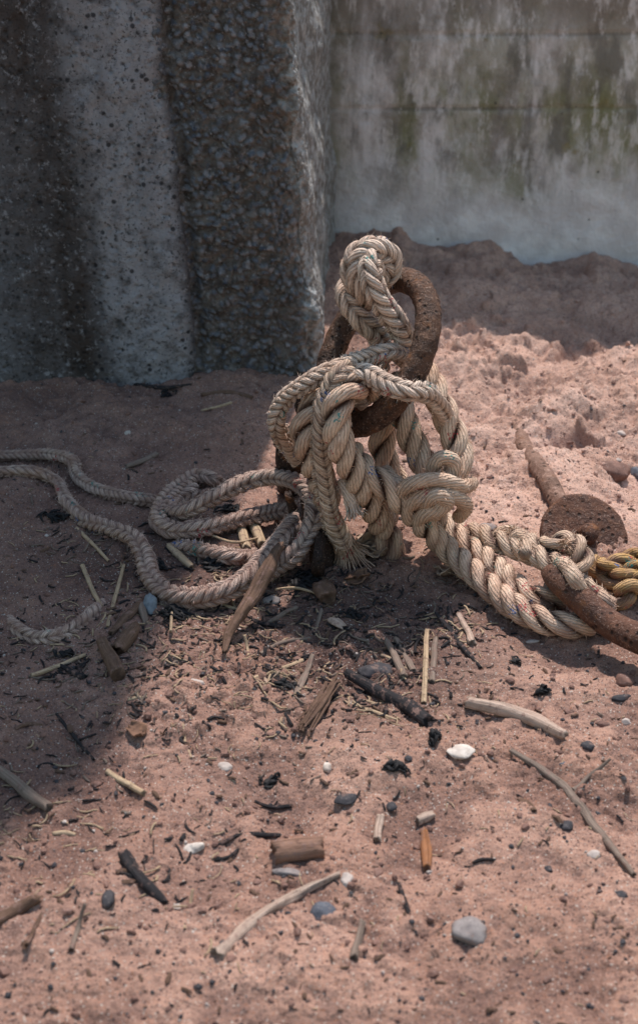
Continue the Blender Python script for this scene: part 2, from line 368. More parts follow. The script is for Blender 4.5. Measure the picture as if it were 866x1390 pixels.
def m_rope(name, ca, cb, dirt_shade, dirt_shade_amt=1., sandy=0.):
    t = NT(name); p = t.pos(); f = t.attr('fib', 'Vector'); g = t.attr('groove'); fs = t.sep(f)
    c = t.mix(t.rng(t.noise(p, 24, 4), .32, .7), ca, cb)
    c = t.mix(t.rng(t.noise(p, 42, 6, .75), .52, .72, 0, .6), c, (cb[0]*.62, cb[1]*.48, cb[2]*.38))
    ph = t.math('ADD', fs[0], t.math('MULTIPLY', t.noise(p, 150, 2), .9))
    sn = t.math('SINE', t.math('MULTIPLY', ph, 6.2832)); yarn = t.rng(sn, -1., .7)
    fibn = t.noise(t.scale(f, (2.6, .8, .5)), 1.6, 3, .65)
    c = t.mix(t.math('MULTIPLY', t.math('SUBTRACT', 1., yarn), t.rng(t.noise(p, 45, 3), .3, .7, .18, .60)), c, tuple(x*.36 for x in cb))
    c = t.mix(t.rng(fibn, .54, .80, 0, .6), c, tuple(min(.88, x*1.4) for x in ca)); c = t.mix(t.rng(fibn, .22, .46, .5, 0), c, tuple(x*.45 for x in cb))
    c = t.mix(t.rng(g, .10, .90, 1.0*dirt_shade_amt, 0), c, dirt_shade)  # grooves painted dark for shade as well as grime
    c = t.mix(t.rng(t.noise(p, 10, 3), .52, .75, 0, .35*dirt_shade_amt), c, tuple(x*2.2 for x in dirt_shade))
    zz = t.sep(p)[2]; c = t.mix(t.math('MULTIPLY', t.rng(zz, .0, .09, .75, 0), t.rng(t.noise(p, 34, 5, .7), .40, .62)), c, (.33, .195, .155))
    c = t.mix(t.rng(t.noise(p, 17, 5, .7), .54, .70, 0, .5), c, (.34, .20, .125))
    if sandy: c = t.mix(t.rng(t.noise(p, 60, 4), .45, .62, 0, sandy), c, (.30, .19, .16))
    fl = t.vor(t.scale(p, 1.), 70, out='Color'); fq = t.sep(fl); ln = t.rng(t.noise(p, 260, 1), .54, .58)
    for ch, th, col in ((0, .975, (.42, .05, .06)), (1, .980, (.03, .24, .22)), (2, .984, (.05, .13, .33))):
        c = t.mix(t.math('MULTIPLY', t.rng(fq[ch], th, th+.005), t.math('MULTIPLY', ln, .8)), c, col)
    b = t.bump(yarn, .0022, .8); b = t.bump(fibn, .0012, .7, b); b = t.bump(t.noise(p, 500, 2, .7), .0009, .7, b)
    return t.done(c, .9, b)
def m_rust(name, a, b_, hi, sc=1.):
    t = NT(name); p = t.pos(); n = t.noise(p, 45*sc, 6, .7)
    c = t.mix(t.rng(n, .36, .66), a, b_); fl = t.noise(p, 130*sc, 5, .7); c = t.mix(t.rng(fl, .54, .68, 0, .8), c, hi)
    c = t.mix(t.rng(t.noise(p, 28*sc, 5, .7), .54, .68, 0, .75), c, (.22, .085, .030))
    c = t.mix(t.rng(t.noise(p, 20*sc, 4), .55, .70, 0, .65), c, tuple(x*.4 for x in a))
    c = t.mix(t.rng(t.noise(p, 420, 2), .60, .70, 0, .6), c, (.40, .29, .24))
    v = t.vor(p, 95*sc); pit = t.rng(v, .10, .30); c = t.mix(pit, tuple(x*.35 for x in a), c)
    b = t.bump(fl, .006, 1.); b = t.bump(pit, .003, .7, b); b = t.bump(t.noise(p, 420, 2), .001, .7, b)
    return t.done(c, t.rng(n, .3, .7, .5, .8), b)
def m_wood(name, a, b_, dark, k=1.):
    t = NT(name); p = t.pos(); f = t.attr('fib', 'Vector')
    g = t.noise(t.scale(f, (7*k, .6, 1)), 1., 4, .65)
    c = t.mix(t.rng(g, .35, .65), a, b_); c = t.mix(t.rng(g, .30, .42, .8, 0), c, dark)
    c = t.mix(t.rng(t.noise(p, 40, 4), .52, .72, 0, .7), c, tuple(.5*(x+y) for x, y in zip(dark, a)))
    c = t.mix(t.rng(t.noise(p, 110, 4, .7), .52, .66, 0, .75), c, (.24, .145, .12)); c = t.mix(t.rng(t.noise(p, 75, 5, .7), .30, .44, .6, 0), c, dark)
    c = t.mix(t.math('MULTIPLY', t.attr('endf'), .7), c, dark)
    return t.done(c, .85, t.bump(g, .0022, .8, t.bump(t.noise(p, 260, 3), .0008, .6)))
def m_stone(name, a, b_, speck=.3, rough=.75):
    t = NT(name); p = t.pos(); c = t.mix(t.rng(t.noise(p, 70, 4), .35, .68), a, b_)
    c = t.mix(t.rng(t.noise(p, 380, 2), .60, .72, 0, speck), c, (.5, .42, .38)); c = t.mix(t.rng(t.noise(p, 300, 2), .28, .40, speck, 0), c, (.05, .04, .04))
    c = t.mix(t.rng(t.noise(p, 90, 3), .56, .7, 0, .45), c, (.25, .155, .125))
    return t.done(c, rough, t.bump(t.noise(p, 200, 4), .0015, .6))
def m_weed(name, a, b_, rough=.7):
    t = NT(name); p = t.pos(); return t.done(t.mix(t.rng(t.noise(p, 90, 3), .4, .7), a, b_), rough, t.bump(t.noise(p, 220, 3), .002, .7))

def m_skin():
    t = NT('dark_cement_render'); p = t.pos(); q = t.scale(p, (1, 1, .13))
    c = t.mix(t.rng(t.noise(q, 9, 5), .36, .66), (.10, .095, .10), (.22, .215, .23))
    c = t.mix(t.math('MULTIPLY', t.attr('pale'), t.rng(t.noise(q, 13, 5, .65), .25, .6, .35, .95)), c, (.42, .42, .455))
    c = t.mix(t.math('MULTIPLY', t.attr('brown'), t.rng(t.noise(q, 12, 5, .65), .3, .62, .3, .95)), c, (.075, .056, .048))
    c = t.mix(t.rng(t.noise(p, 26, 6, .65), .46, .70, 0, .75), c, (.055, .05, .05)); c = t.mix(t.rng(t.noise(p, 85, 5, .7), .54, .68, 0, .75), c, (.42, .42, .45))
    c = t.mix(t.rng(t.noise(p, 160, 4, .7), .54, .66, 0, .8), c, (.03, .028, .03))
    v = t.vor(p, 62, out='Distance'); c = t.mix(t.math('MULTIPLY', t.rng(v, .18, .34, .85, 0), t.rng(t.noise(p, 22, 2), .5, .6)), c, (.02, .02, .025))
    b = t.bump(t.noise(p, 65, 6, .75), .014, 1.)
    return t.done(c, .88, b)
def m_agg():
    t = NT('exposed_aggregate_concrete'); p = t.pos(); st = t.attr('stone'); idv = t.attr('tone')
    c = t.mix(t.rng(t.noise(p, 40, 4), .36, .64), (.085, .075, .070), (.175, .16, .15))
    cr = t.n('ShaderNodeValToRGB'); t.l(idv, cr.inputs[0]); e = cr.color_ramp.elements; e[0].color = (.055, .065, .09, 1); e[1].color = (.23, .205, .185, 1)
    for pos, col in ((.2, (.16, .17, .195, 1)), (.4, (.10, .115, .145, 1)), (.6, (.26, .26, .28, 1)), (.78, (.145, .155, .18, 1)), (.9, (.21, .205, .21, 1))): x = e.new(pos); x.color = col
    c = t.mix(st, c, cr.outputs[0]); c = t.mix(t.rng(t.noise(p, 150, 5, .7), .54, .70, 0, .7), c, (.40, .40, .42)); c = t.mix(t.rng(t.noise(p, 120, 5, .7), .30, .46, .75, 0), c, (.03, .03, .034))
    c = t.mix(t.rng(t.noise(p, 7, 3), .50, .70, 0, .45), c, (.12, .10, .085))
    c = t.mix(t.attr('edge'), c, t.mix(t.rng(t.noise(p, 50, 5, .7), .38, .64), (.20, .175, .15), (.52, .53, .53)))
    return t.done(c, .85, t.bump(t.noise(p, 170, 5, .7), .006, .9))
def m_wall():
    t = NT('weathered_sea_wall_concrete'); p = t.pos(); s = t.sep(p); q = t.scale(p, (1, 1, .4)); z = s[2]
    c = t.mix(t.rng(t.noise(p, 9, 6, .65), .34, .66), (.28, .255, .24), (.64, .60, .59))
    c = t.mix(t.rng(t.noise(q, 14, 5, .6), .46, .66, 0, .75), c, (.78, .76, .78))
    band = t.rng(z, .10, .17); band2 = t.math('MULTIPLY', band, t.rng(z, .36, .46, 1, .55))
    alg = t.math('MULTIPLY', band2, t.rng(t.noise(q, 6, 5, .62), .42, .62))
    c = t.mix(t.math('MULTIPLY', alg, .85), c, (.175, .18, .07)); c = t.mix(t.math('MULTIPLY', band, t.rng(t.noise(q, 21, 5), .50, .66, 0, .75)), c, (.14, .13, .115))
    c = t.mix(t.math('MULTIPLY', band, t.rng(t.noise(p, 17, 3), .66, .76, 0, .6)), c, (.22, .17, .05))
    top = t.rng(z, .44, .57); c = t.mix(t.math('MULTIPLY', top, t.rng(t.noise(q, 8, 5), .32, .58, .3, .9)), c, (.22, .19, .165))
    ln = 0
    for zz, w, k in ((.345, .006, .40), (.50, .005, .3)):
        dz = t.math('ABSOLUTE', t.math('SUBTRACT', t.math('ADD', z, t.math('MULTIPLY', t.noise(p, 12, 2), .008)), zz+.004)); c = t.mix(t.math('MULTIPLY', t.rng(dz, .002, w, k, 0), t.rng(t.noise(p, 5, 3), .38, .55)), c, (.045, .043, .04))
    c = t.mix(t.rng(t.noise(q, 34, 6, .7), .50, .66, 0, .55), c, (.82, .80, .81)); c = t.mix(t.rng(t.noise(q, 27, 6, .7), .30, .46, .5, 0), c, (.12, .115, .09))
    low = t.rng(t.math('ADD', z, t.math('MULTIPLY', t.math('SUBTRACT', t.noise(p, 7, 5), .5), .22)), .07, .25, 1, 0)
    c = t.mix(t.math('MULTIPLY', low, .9), c, t.mix(t.rng(t.noise(p, 13, 4), .4, .65), (.68, .64, .645), (.88, .855, .86)))
    st = t.noise(t.scale(p, (1, 1, .06)), 30, 4, .6); c = t.mix(t.math('MULTIPLY', t.rng(st, .55, .68, 0, .28), t.rng(z, .08, .3)), c, (.13, .12, .10))
    ph = t.vor(p, 30); c = t.mix(t.math('MULTIPLY', t.rng(ph, .05, .12, .8, 0), t.rng(t.noise(p, 20, 2), .5, .6)), c, (.06, .055, .05))
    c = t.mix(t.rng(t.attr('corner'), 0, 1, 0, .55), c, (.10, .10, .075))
    return t.done(c, .9, t.bump(t.noise(p, 40, 5, .65), .01, .6))

M = dict(
 sand=m_sand(), skin=m_skin(), agg=m_agg(), wall=m_wall(),
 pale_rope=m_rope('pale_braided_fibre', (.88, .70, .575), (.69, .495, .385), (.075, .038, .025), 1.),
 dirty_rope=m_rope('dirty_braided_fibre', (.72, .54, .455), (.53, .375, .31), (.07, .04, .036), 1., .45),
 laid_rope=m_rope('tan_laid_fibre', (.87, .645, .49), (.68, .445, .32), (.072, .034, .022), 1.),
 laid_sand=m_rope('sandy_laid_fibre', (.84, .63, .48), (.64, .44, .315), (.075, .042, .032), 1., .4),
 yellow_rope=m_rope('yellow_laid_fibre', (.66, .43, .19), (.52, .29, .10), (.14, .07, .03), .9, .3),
 rust=m_rust('rusty_iron', (.055, .030, .022), (.135, .068, .042), (.30, .18, .12)),
 rust_dark=m_rust('dark_rusty_iron', (.022, .014, .012), (.05, .028, .022), (.09, .045, .03)),
 rust_sandy=m_rust('sand_caked_rust', (.16, .085, .06), (.30, .18, .135), (.46, .30, .24), .7),
 rust_plate=m_rust('brown_rusty_plate', (.075, .034, .024), (.150, .068, .043), (.26, .13, .08), .8),
 pale_wood=m_wood('pale_driftwood', (.55, .415, .335), (.40, .275, .215), (.13, .08, .062)),
 grey_wood=m_wood('grey_driftwood', (.27, .205, .165), (.185, .135, .108), (.06, .04, .033)),
 brown_wood=m_wood('brown_driftwood', (.185, .11, .075), (.115, .066, .046), (.035, .02, .016)),
 orange_brown_wood=m_wood('red_brown_driftwood', (.30, .175, .125), (.215, .115, .08), (.07, .035, .027)),
 orange_wood=m_wood('orange_wood', (.38, .17, .08), (.29, .115, .05), (.11, .045, .025)),
 black_wood=m_wood('charred_wood', (.035, .03, .032), (.02, .018, .02), (.008, .008, .009)),
 straw=m_wood('dry_reed', (.54, .40, .265), (.40, .275, .175), (.16, .10, .065), .6),
 white_stone=m_stone('white_shell', (.64, .57, .51), (.44, .37, .32), .4),
 grey_stone=m_stone('grey_pebble', (.27, .235, .225), (.20, .17, .165)),
 pale_stone=m_stone('pale_pebble', (.47, .40, .36), (.33, .275, .25)),
 dark_stone=m_stone('dark_slate_pebble', (.055, .05, .055), (.035, .033, .038), .2),
 blue_stone=m_stone('blue_grey_pebble', (.11, .12, .145), (.075, .08, .10), .25),
 red_stone=m_stone('red_brown_stone', (.21, .115, .09), (.14, .075, .06)),
 clod=m_stone('sand_clod', (.48, .31, .25), (.36, .22, .175)),
 weed=m_weed('black_dried_seaweed', (.010, .010, .012), (.03, .026, .026)),
 leaf=m_weed('dry_pale_leaf', (.40, .29, .22), (.25, .16, .115), .85),
 brown_leaf=m_weed('brown_dead_leaf', (.21, .115, .075), (.12, .065, .045), .8),
 bluefluff=m_weed('blue_grey_pebble_bright', (.19, .21, .235), (.12, .135, .155), .8),
)

# ------------------------------------------------------------------ the setting
def axis(lo, hi, step, far_lo, far_hi, grow=1.22):
    a = list(np.arange(lo, hi, step)); s = step; x = lo; pre = []
    while x > far_lo: s *= grow; x -= s; pre.append(x)
    s = step; x = a[-1]; post = []
    while x < far_hi: s *= grow; x += s; post.append(x)
    return np.array(pre[::-1]+a+post)
def make_sand():
    xs = axis(-.74, .80, .0021, -40, 40); 
    ys = []; y = .90
    while y < 3.24: ys.append(y); y += .0015+.0011*(y-.9)
    pre = []; s = .002; y = .90
    while y > -40: s *= 1.22; y -= s; pre.append(y)
    ys = np.array(pre[::-1]+ys+[3.3, 3.5, 4, 6, 12, 40])
    X, Y = np.meshgrid(xs, ys, indexing='ij'); Z = gz(X, Y)
    rough = gz(X, Y, False); sm = base(X, Y)
    dry = sstep(.02, .22, X+.12*perlin2(X*5, Y*5, 71))*sstep(1.72, 2.0, Y+.15*perlin2(X*6, Y*6, 72))*(1-.25*sstep(2.66, 2.85, Y+.1*perlin2(X*6, Y*6, 73)))  # paler dry sand; sunlit brightness put in, less where the wall shades
    damp = np.clip((1-sstep(-.30, .10, X+.14*perlin2(X*4, Y*4, 74)-.20*np.clip(1.9-Y, 0, 1)*-1*sstep(1.75, 1.2, Y)))*(.35+.65*sstep(.9, 1.3, Y+.2*X+.12*perlin2(X*5, Y*5, 75))), 0, 1)  # buttress shade painted into moist left sand, spread past its shadow edge
    far = sstep(2., 6., np.hypot(X, Y-1.5)); Z = Z*(1-far)
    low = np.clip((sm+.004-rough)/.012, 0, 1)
    hum_shade = np.clip(np.exp(-((X-.09)/.15)**2-((Y-1.63)/.19)**2)*1.1+.75*np.exp(-((X+.22)/.26)**2-((Y-1.86)/.16)**2)+.25*perlin2(X*14, Y*14, 55)*np.exp(-((X)/.3)**2-((Y-1.7)/.25)**2), 0, 1)  # dark soil below the ropes, with their shade painted into it
    mb = MB(); mb.add(np.stack([X, Y, Z], -1).reshape(-1, 3), [gridF(len(xs), len(ys))], dry=dry.ravel(), damp=damp.ravel(), low=low.ravel(), humus=hum_shade.ravel())  # damp and humus also carry painted shade, dry also sunlit brightness
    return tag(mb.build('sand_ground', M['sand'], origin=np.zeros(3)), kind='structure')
make_sand()

BY = 2.53; WY = 3.22                                  # front of the buttress, face of the wall
def crease_x(z): return -.222-.058*np.clip(z, -.2, 3)+.009*vnoise3(np.stack([z*9, z*0, z*0], -1), 3)+.004*vnoise3(np.stack([z*40, z*0, z*0], -1), 4)
def edge_x(z): return .002-.080*np.clip(z, -.2, .85)
def make_buttress():
    root = bpy.data.objects.new('concrete_buttress', None); COL.objects.link(root); root.location = (-.4, BY+.3, 0)
    bpy.context.view_layer.update()
    tag(root, 'dark grey concrete buttress of pebbly aggregate with a smoother rendered skin on its left', 'buttress')
    zs = np.concatenate([np.arange(-.12, .76, .0026), np.linspace(.78, 1.28, 24)])
    # rough aggregate face: runs across the front, round the corner and back along the side to the wall
    uf = np.linspace(0, 1, 118); us = np.linspace(0, 1, 110)[1:]
    Zf, U = np.meshgrid(zs, np.concatenate([uf, 1+us]), indexing='ij')
    cx = crease_x(Zf)-.03; ex = edge_x(Zf); bx = .030-.02*Zf*0
    front = U <= 1; k = np.clip(U-1, 0, 1)**1.6
    X = np.where(front, cx+(ex-cx)*np.clip(U, 0, 1), ex+(bx-ex)*k); Y = np.where(front, BY, BY+(WY+.02-BY)*k)
    arc = np.where(front, (U-1)*(ex-cx), (WY-BY)*k)                    # distance from the corner
    wx = arc+.008*perlin2(arc*22, Zf*22, 61)+.0012*perlin2(arc*120, Zf*120, 63); wz = Zf+.008*perlin2(arc*22, Zf*22, 62)+.0012*perlin2(arc*120, Zf*120, 64)
    f1, f2, idv = worley(wx*80, wz*84, 71); g1, g2, idg = worley(wx*150, wz*155, 74)
    dome = np.sqrt(np.clip(1-(f1/(.36+.16*((idv*3.7) % 1)))**2, 0, 1))*(idv > .28); dome2 = np.sqrt(np.clip(1-(g1/.5)**2, 0, 1))*(idg > .4)
    fade = np.where(front, 1., np.exp(-arc/.05)*.8+.12)
    d = fade*(.0065*dome*(.4+.7*idv)+.0045*dome2*(1-.6*dome))+.010*fbm3(np.stack([arc*9, Zf*9, Zf*0], -1), 4, 7)+.004*fbm3(np.stack([arc*50, Zf*50, Zf*0], -1), 3, 9)*fade
    chip = np.exp(-(arc/.022)**2); d = d-.016*chip*(1+.8*fbm3(np.stack([Zf*14, Zf*0+2, Zf*0], -1), 3, 17))
    d = d-.014*np.exp(-((X-crease_x(Zf)-.009)/.009)**2)*front
    th = np.where(front, 0, 0)+sstep(-.03, .03, arc)*1.35
    X = X+np.sin(th)*d; Y = Y-np.cos(th)*d
    edge = np.clip(sstep(-.035, .004, arc+.02*perlin2(arc*40, Zf*40, 66))*.9, 0, 1)
    mb = MB(); mb.add(np.stack([X, Y, Zf], -1).reshape(-1, 3), [gridF(len(zs), X.shape[1], flip=True)],
                      stone=np.clip(dome*1.6, 0, 1).ravel()*(1-.5*edge.ravel()), tone=((idv*7.31) % 1).ravel(), edge=(edge*.85).ravel())
    mb.build('aggregate_face', M['agg'], root)
    # rendered skin, standing 16 mm proud, its right edge rounded and broken
    xs = np.concatenate([-3.2+np.linspace(0, 1, 20)*2.5, -.70+np.linspace(0, 1, 190)[1:]*.70])   # param, last = crease
    Zs, XP = np.meshgrid(zs, xs, indexing='ij'); cr = crease_x(Zs); tt = np.clip((XP+.70)/.70, 0, 1)
    X = np.where(XP < -.70, XP, -.70+(cr+.70)*tt); dist = cr-X
    rise = .015*np.sqrt(np.clip(1-np.clip(1-dist/.022, 0, 1)**2, 0, 1))-.012*(dist < .0005)
    und = .010*fbm3(np.stack([X*4, Zs*2, Zs*0], -1), 3, 23)+.0035*fbm3(np.stack([X*30, Zs*22, Zs*0], -1), 4, 24)
    w1, w2, wid = worley(X*75, Zs*75, 81); pit = np.clip(1-w1/.33, 0, 1)*(wid > .72)
    # broad flutes running up and down the skin
    flute = .007*np.cos((X+.30+.10*Zs)*22)*sstep(-.30, -.40, X+.06*Zs)
    d = rise+und-.006*pit+flute
    brown = np.clip(sstep(.14, .20, dist+.03*Zs)*(1-sstep(.27, .36, dist))+.6*sstep(.42, .55, dist+.1*perlin2(X*6, Zs*2, 4)), 0, 1)
    pale = np.clip((1-sstep(.10, .19, dist-.05*Zs+.03*perlin2(X*9, Zs*3, 5)))*sstep(-.0, .02, dist), 0, 1)
    mb = MB(); mb.add(np.stack([X, BY-d, Zs], -1).reshape(-1, 3), [gridF(len(zs), len(xs), flip=True)], pale=pale.ravel(), brown=brown.ravel())
    mb.build('rendered_skin', M['skin'], root)
    # the mass behind the two faces, with an unseen top shaped to shade the lower-left sand
    x0 = -3.2; prof = [(x0, -.12), (-.02, -.12), (-.085, .85), (-.09, SH1), (-.12, SH1+.20), (-.15, SH1+.18), (SX2, SH2-.1), (SX2-.02, SH2), (SX3, SH3), (x0, SH3)]
    y0, y1 = BY+.022, WY-.01; n = len(prof)
    V = [(x, y0, z) for x, z in prof]+[(x, y1, z) for x, z in prof]
    bm = MB(); bm.add(V, [[(i, (i+1) % n, (i+1) % n+n, i+n)] for i in range(n)]+[[list(range(n))[::-1]], [list(range(n, 2*n))]])
    bm.build('concrete_core_shade_top', M['skin'], root, smooth=False)
SH1, SX2, SH2, SX3, SH3 = 2.05, -.20, 2.75, -.34, 3.6  # heights of the added top, set by where its shadow falls
make_buttress()

def make_wall():
    xs = np.concatenate([np.linspace(-.3, 1.3, 260), np.linspace(1.35, 14, 40)]); zs = np.concatenate([np.linspace(-.3, .92, 220)])
    X, Z = np.meshgrid(xs, zs, indexing='ij'); d = .006*fbm3(np.stack([X*5, Z*5, Z*0], -1), 4, 33)
    for zz in (.345, .50): d = d-.004*np.exp(-((Z-zz)/.004)**2)
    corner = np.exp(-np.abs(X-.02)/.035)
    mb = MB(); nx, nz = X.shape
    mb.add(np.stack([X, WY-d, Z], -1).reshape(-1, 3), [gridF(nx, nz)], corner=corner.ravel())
    T = .35; x0, x1, zt = xs[0], xs[-1], .92
    top = np.stack([xs, xs*0+WY-d[:, -1], xs*0+zt], 1); bk = np.stack([xs, xs*0+WY+T, xs*0+zt], 1); bo = np.stack([xs, xs*0+WY+T, xs*0-.3], 1)
    mb.add(np.stack([top, bk, bo], 1).reshape(-1, 3), [gridF(nx, 3)])
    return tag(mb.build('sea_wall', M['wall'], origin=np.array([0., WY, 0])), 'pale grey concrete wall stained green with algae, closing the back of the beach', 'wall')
make_wall()

# ------------------------------------------------------------------ iron
DY = .06
def Q(px, py, Y): return P(px, py, Y+DY)
def make_ring():
    up = np.array([0, SP, CP]); rt = np.array([1., 0, 0]); tow = np.array([0, -CP, SP])
    c = Q(510, 478, 1.87); a = R(22)
    e1 = rt*math.sin(a)+up*math.cos(a); e2p = rt*math.cos(a)-up*math.sin(a); e2 = e2p*.58+tow*math.sqrt(1-.58**2)
    e3 = np.cross(e1, e2); n, m = 220, 40; t = np.arange(n)/n*2*math.pi; f = np.arange(m)/m*2*math.pi; T, F = np.meshgrid(t, f, indexing='ij')
    rad = np.cos(T)[..., None]*e1*.109+np.sin(T)[..., None]*e2*.102; ur = rad/np.linalg.norm(rad, axis=2)[..., None]
    dirv = np.cos(F)[..., None]*ur+np.sin(F)[..., None]*e3
    r = .0180*(1+.0*T); V = c+rad+dirv*r[..., None]
    r = r*(1+.035*fbm3(V*30, 3, 3)+.06*fbm3(V*150, 3, 5)-.05*np.clip(vnoise3(V*70, 15)-.25, 0, 1)); V = c+rad+dirv*r[..., None]
    V = V.reshape(-1, 3); q = gridF(n+1, m, True) % (n*m)
    mb = MB(); mb.add(V, [q]); return tag(mb.build('mooring_ring', M['rust']), 'thick rusty iron ring standing tilted with the ropes tied through it', 'mooring ring'), c, e1, e2
ring, RC, E1, E2 = make_ring()
# the stake that holds the ring, dark iron, mostly hidden by rope
st = bpy.data.objects.new('iron_stake', None); COL.objects.link(st); g0 = G(436, 768); st.location = g0; bpy.context.view_layer.update()
tag(st, 'dark iron stake rising behind the hanging ropes, its eye round the ring', 'stake')
low = RC-.106*E1*.80-.100*E2*.6
mb = MB(); tube(mb, [g0+np.array([.005, .01, -.10]), g0+np.array([0, .01, .04]), Q(425, 660, 1.90), Q(432, 600, 1.93), low+np.array([-.01, .01, -.045])], [.017, .017, .018, .018, .02], 3, .10); mb.build('shank', M['rust_dark'], st)
mb = MB(); tt = np.linspace(0, 2*math.pi, 26); ev = np.array([.75, .2, .62]); ev /= np.linalg.norm(ev); e_a = np.cross(ev, [0, 1, .2]); e_a /= np.linalg.norm(e_a); 
tube(mb, [low+.040*(math.cos(a)*ev+math.sin(a)*e_a) for a in tt], [.0125, .0125], 4, .1, nth=12, rag=0); mb.build('eye', M['rust_dark'], st)
# a dark iron strap sticking out on the left of the ropes, and two spikes
mb = MB(); tube(mb, [G(398, 668, -.03), Q(394, 640, 1.93), Q(390, 606, 1.92), Q(398, 578, 1.91)], [.016, .018, .020, .013], 8, .30, ridges=3, flat=.6); tube(mb, [Q(372, 598, 1.91), Q(388, 604, 1.92), Q(402, 590, 1.91)], [.006, .013, .011], 9, .3)
tag(mb.build('iron_bracket', M['rust_dark']), 'broken black iron bracket under the left bend of the braided rope', 'iron bracket')
mb = MB(); tube(mb, [G(432, 784, -.02), G(433, 760, .05), Q(437, 728, 1.78)], [.0085, .009, .007], 12, .18); tag(mb.build('iron_spike', M['rust_dark']), 'short black spike upright in the sand beside the frayed rope end', 'spike')
mb = MB(); tube(mb, [G(409, 742, -.01), Q(398, 700, 1.86), Q(388, 668, 1.85)], [.0075, .0085, .006], 13, .2); tag(mb.build('iron_spike', M['rust_dark']), 'thin dark spike leaning inside the braided rope loop', 'spike')

# ground anchor: a round plate on a half-buried shaft
an = bpy.data.objects.new('ground_anchor', None); COL.objects.link(an); ac = G(792, 728, .012); an.location = ac; bpy.context.view_layer.update()
tag(an, 'rusty ground anchor with a round plate, its shaft half buried in the sand', 'ground anchor')
nrm = np.array([.16, -.62, .77]); nrm /= np.linalg.norm(nrm); pa = np.array([1., .12, 0]); pa -= nrm*pa.dot(nrm); pa /= np.linalg.norm(pa); pb = np.cross(nrm, pa)
def make_plate():
    rr = np.array([0, .25, .5, .7, .85, .95, .985, 1., 1., .985, .95, .8, .5, .2, 0]); hh = np.array([.006, .0065, .0075, .008, .0085, .008, .0065, .003, -.003, -.0055, -.006, -.006, -.006, -.006, -.006])
    m = 72; f = np.arange(m)/m*2*math.pi; A, F = np.meshgrid(np.arange(len(rr)), f, indexing='ij')
    rad = rr[A]*.0665*(1+.012*vnoise3(np.stack([np.cos(F)*3, np.sin(F)*3, F*0], -1), 5)+.012*vnoise3(np.stack([np.cos(F)*9, np.sin(F)*9, F*0], -1), 6))
    h = hh[A]+.0022*vnoise3(np.stack([rad*40*np.cos(F), rad*40*np.sin(F), A*0.], -1), 7)
    V = ac+(rad*np.cos(F))[..., None]*pa+(rad*np.sin(F))[..., None]*pb+h[..., None]*nrm
    mb = MB(); mb.add(V.reshape(-1, 3), [gridF(len(rr), m, True)]); return mb.build('round_plate', M['rust_plate'], an)
make_plate()
mb = MB(); tube(mb, [G(686, 560, -.020), G(704, 592, -.009), G(726, 628, .000), G(746, 658, .009), ac-nrm*.004+np.array([-.008, .03, .0])], [.010, .0135, .0145, .015, .015], 21, .08, nth=18, rag=0); mb.build('shaft', M['rust_sandy'], an)
mb = MB(); tube(mb, [ac+nrm*.0, ac+nrm*.028+np.array([0, 0, -.004])], [.016, .013], 22, .12, nth=16, rag=0); mb.build('stub', M['rust_plate'], an)
mb = MB(); tube(mb, [G(748, 772, .035), G(757, 788, .062), G(785, 812, .058), G(820, 842, .050), G(866, 866, .042), G(930, 890, .03), G(1010, 915, -.02)], [.015, .0175, .0185, .019, .0195, .02, .02], 25, .07, nth=20, rag=0)
tag(mb.build('iron_bar', M['rust_plate']), 'thick bent rusty bar poking out from under the rope at the right', 'iron bar')

# ------------------------------------------------------------------ ropes
BR = .0175
# knot on the ring
mb = MB()
braid(mb, [Q(512,520,1.93), Q(517,478,1.915), Q(508,450,1.885), Q(484,428,1.87), Q(470,406,1.875), Q(474,388,1.90), Q(494,378,1.925), Q(510,380,1.93)], BR*.90, 1, pitch=BR*1.12)
braid(mb, [Q(512,384,1.90), Q(528,368,1.895), Q(527,346,1.89), Q(508,338,1.88), Q(489,347,1.872), Q(481,368,1.865), Q(487,392,1.868), Q(503,408,1.885)], BR, 2, pitch=BR*1.12)
braid(mb, [Q(510,366,1.885), Q(502,352,1.862), Q(502,370,1.842), Q(511,398,1.832), Q(526,424,1.838), Q(542,446,1.852), Q(553,468,1.875), Q(560,498,1.91), Q(556,530,1.93)], BR, 3, pitch=BR*1.12)
tag(mb.build('braided_rope', M['pale_rope']), 'pale braided rope tied in a knot round the top of the rusty ring', 'rope')
# two bends round the ring
mb = MB()
braid(mb, [Q(562,506,1.88), Q(545,484,1.845), Q(526,477,1.815), Q(503,483,1.805), Q(480,491,1.795), Q(451,502,1.785), Q(414,521,1.785), Q(389,540,1.795), Q(377,560,1.80), Q(376,580,1.81), Q(386,598,1.83), Q(402,622,1.87)], BR*.74, 5)
braid(mb, [Q(606,578,1.86), Q(597,550,1.80), Q(576,532,1.755), Q(548,530,1.735), Q(521,521,1.745), Q(503,509,1.765), Q(489,509,1.775), Q(484,522,1.80), Q(492,545,1.85)], BR*.84, 6, taper=[(0, 1), (.55, 1), (.75, 1.12), (1, .9)])
tag(mb.build('braided_rope', M['pale_rope']), 'pale braided rope bent across the lower ring and out to a loop at its left', 'rope')
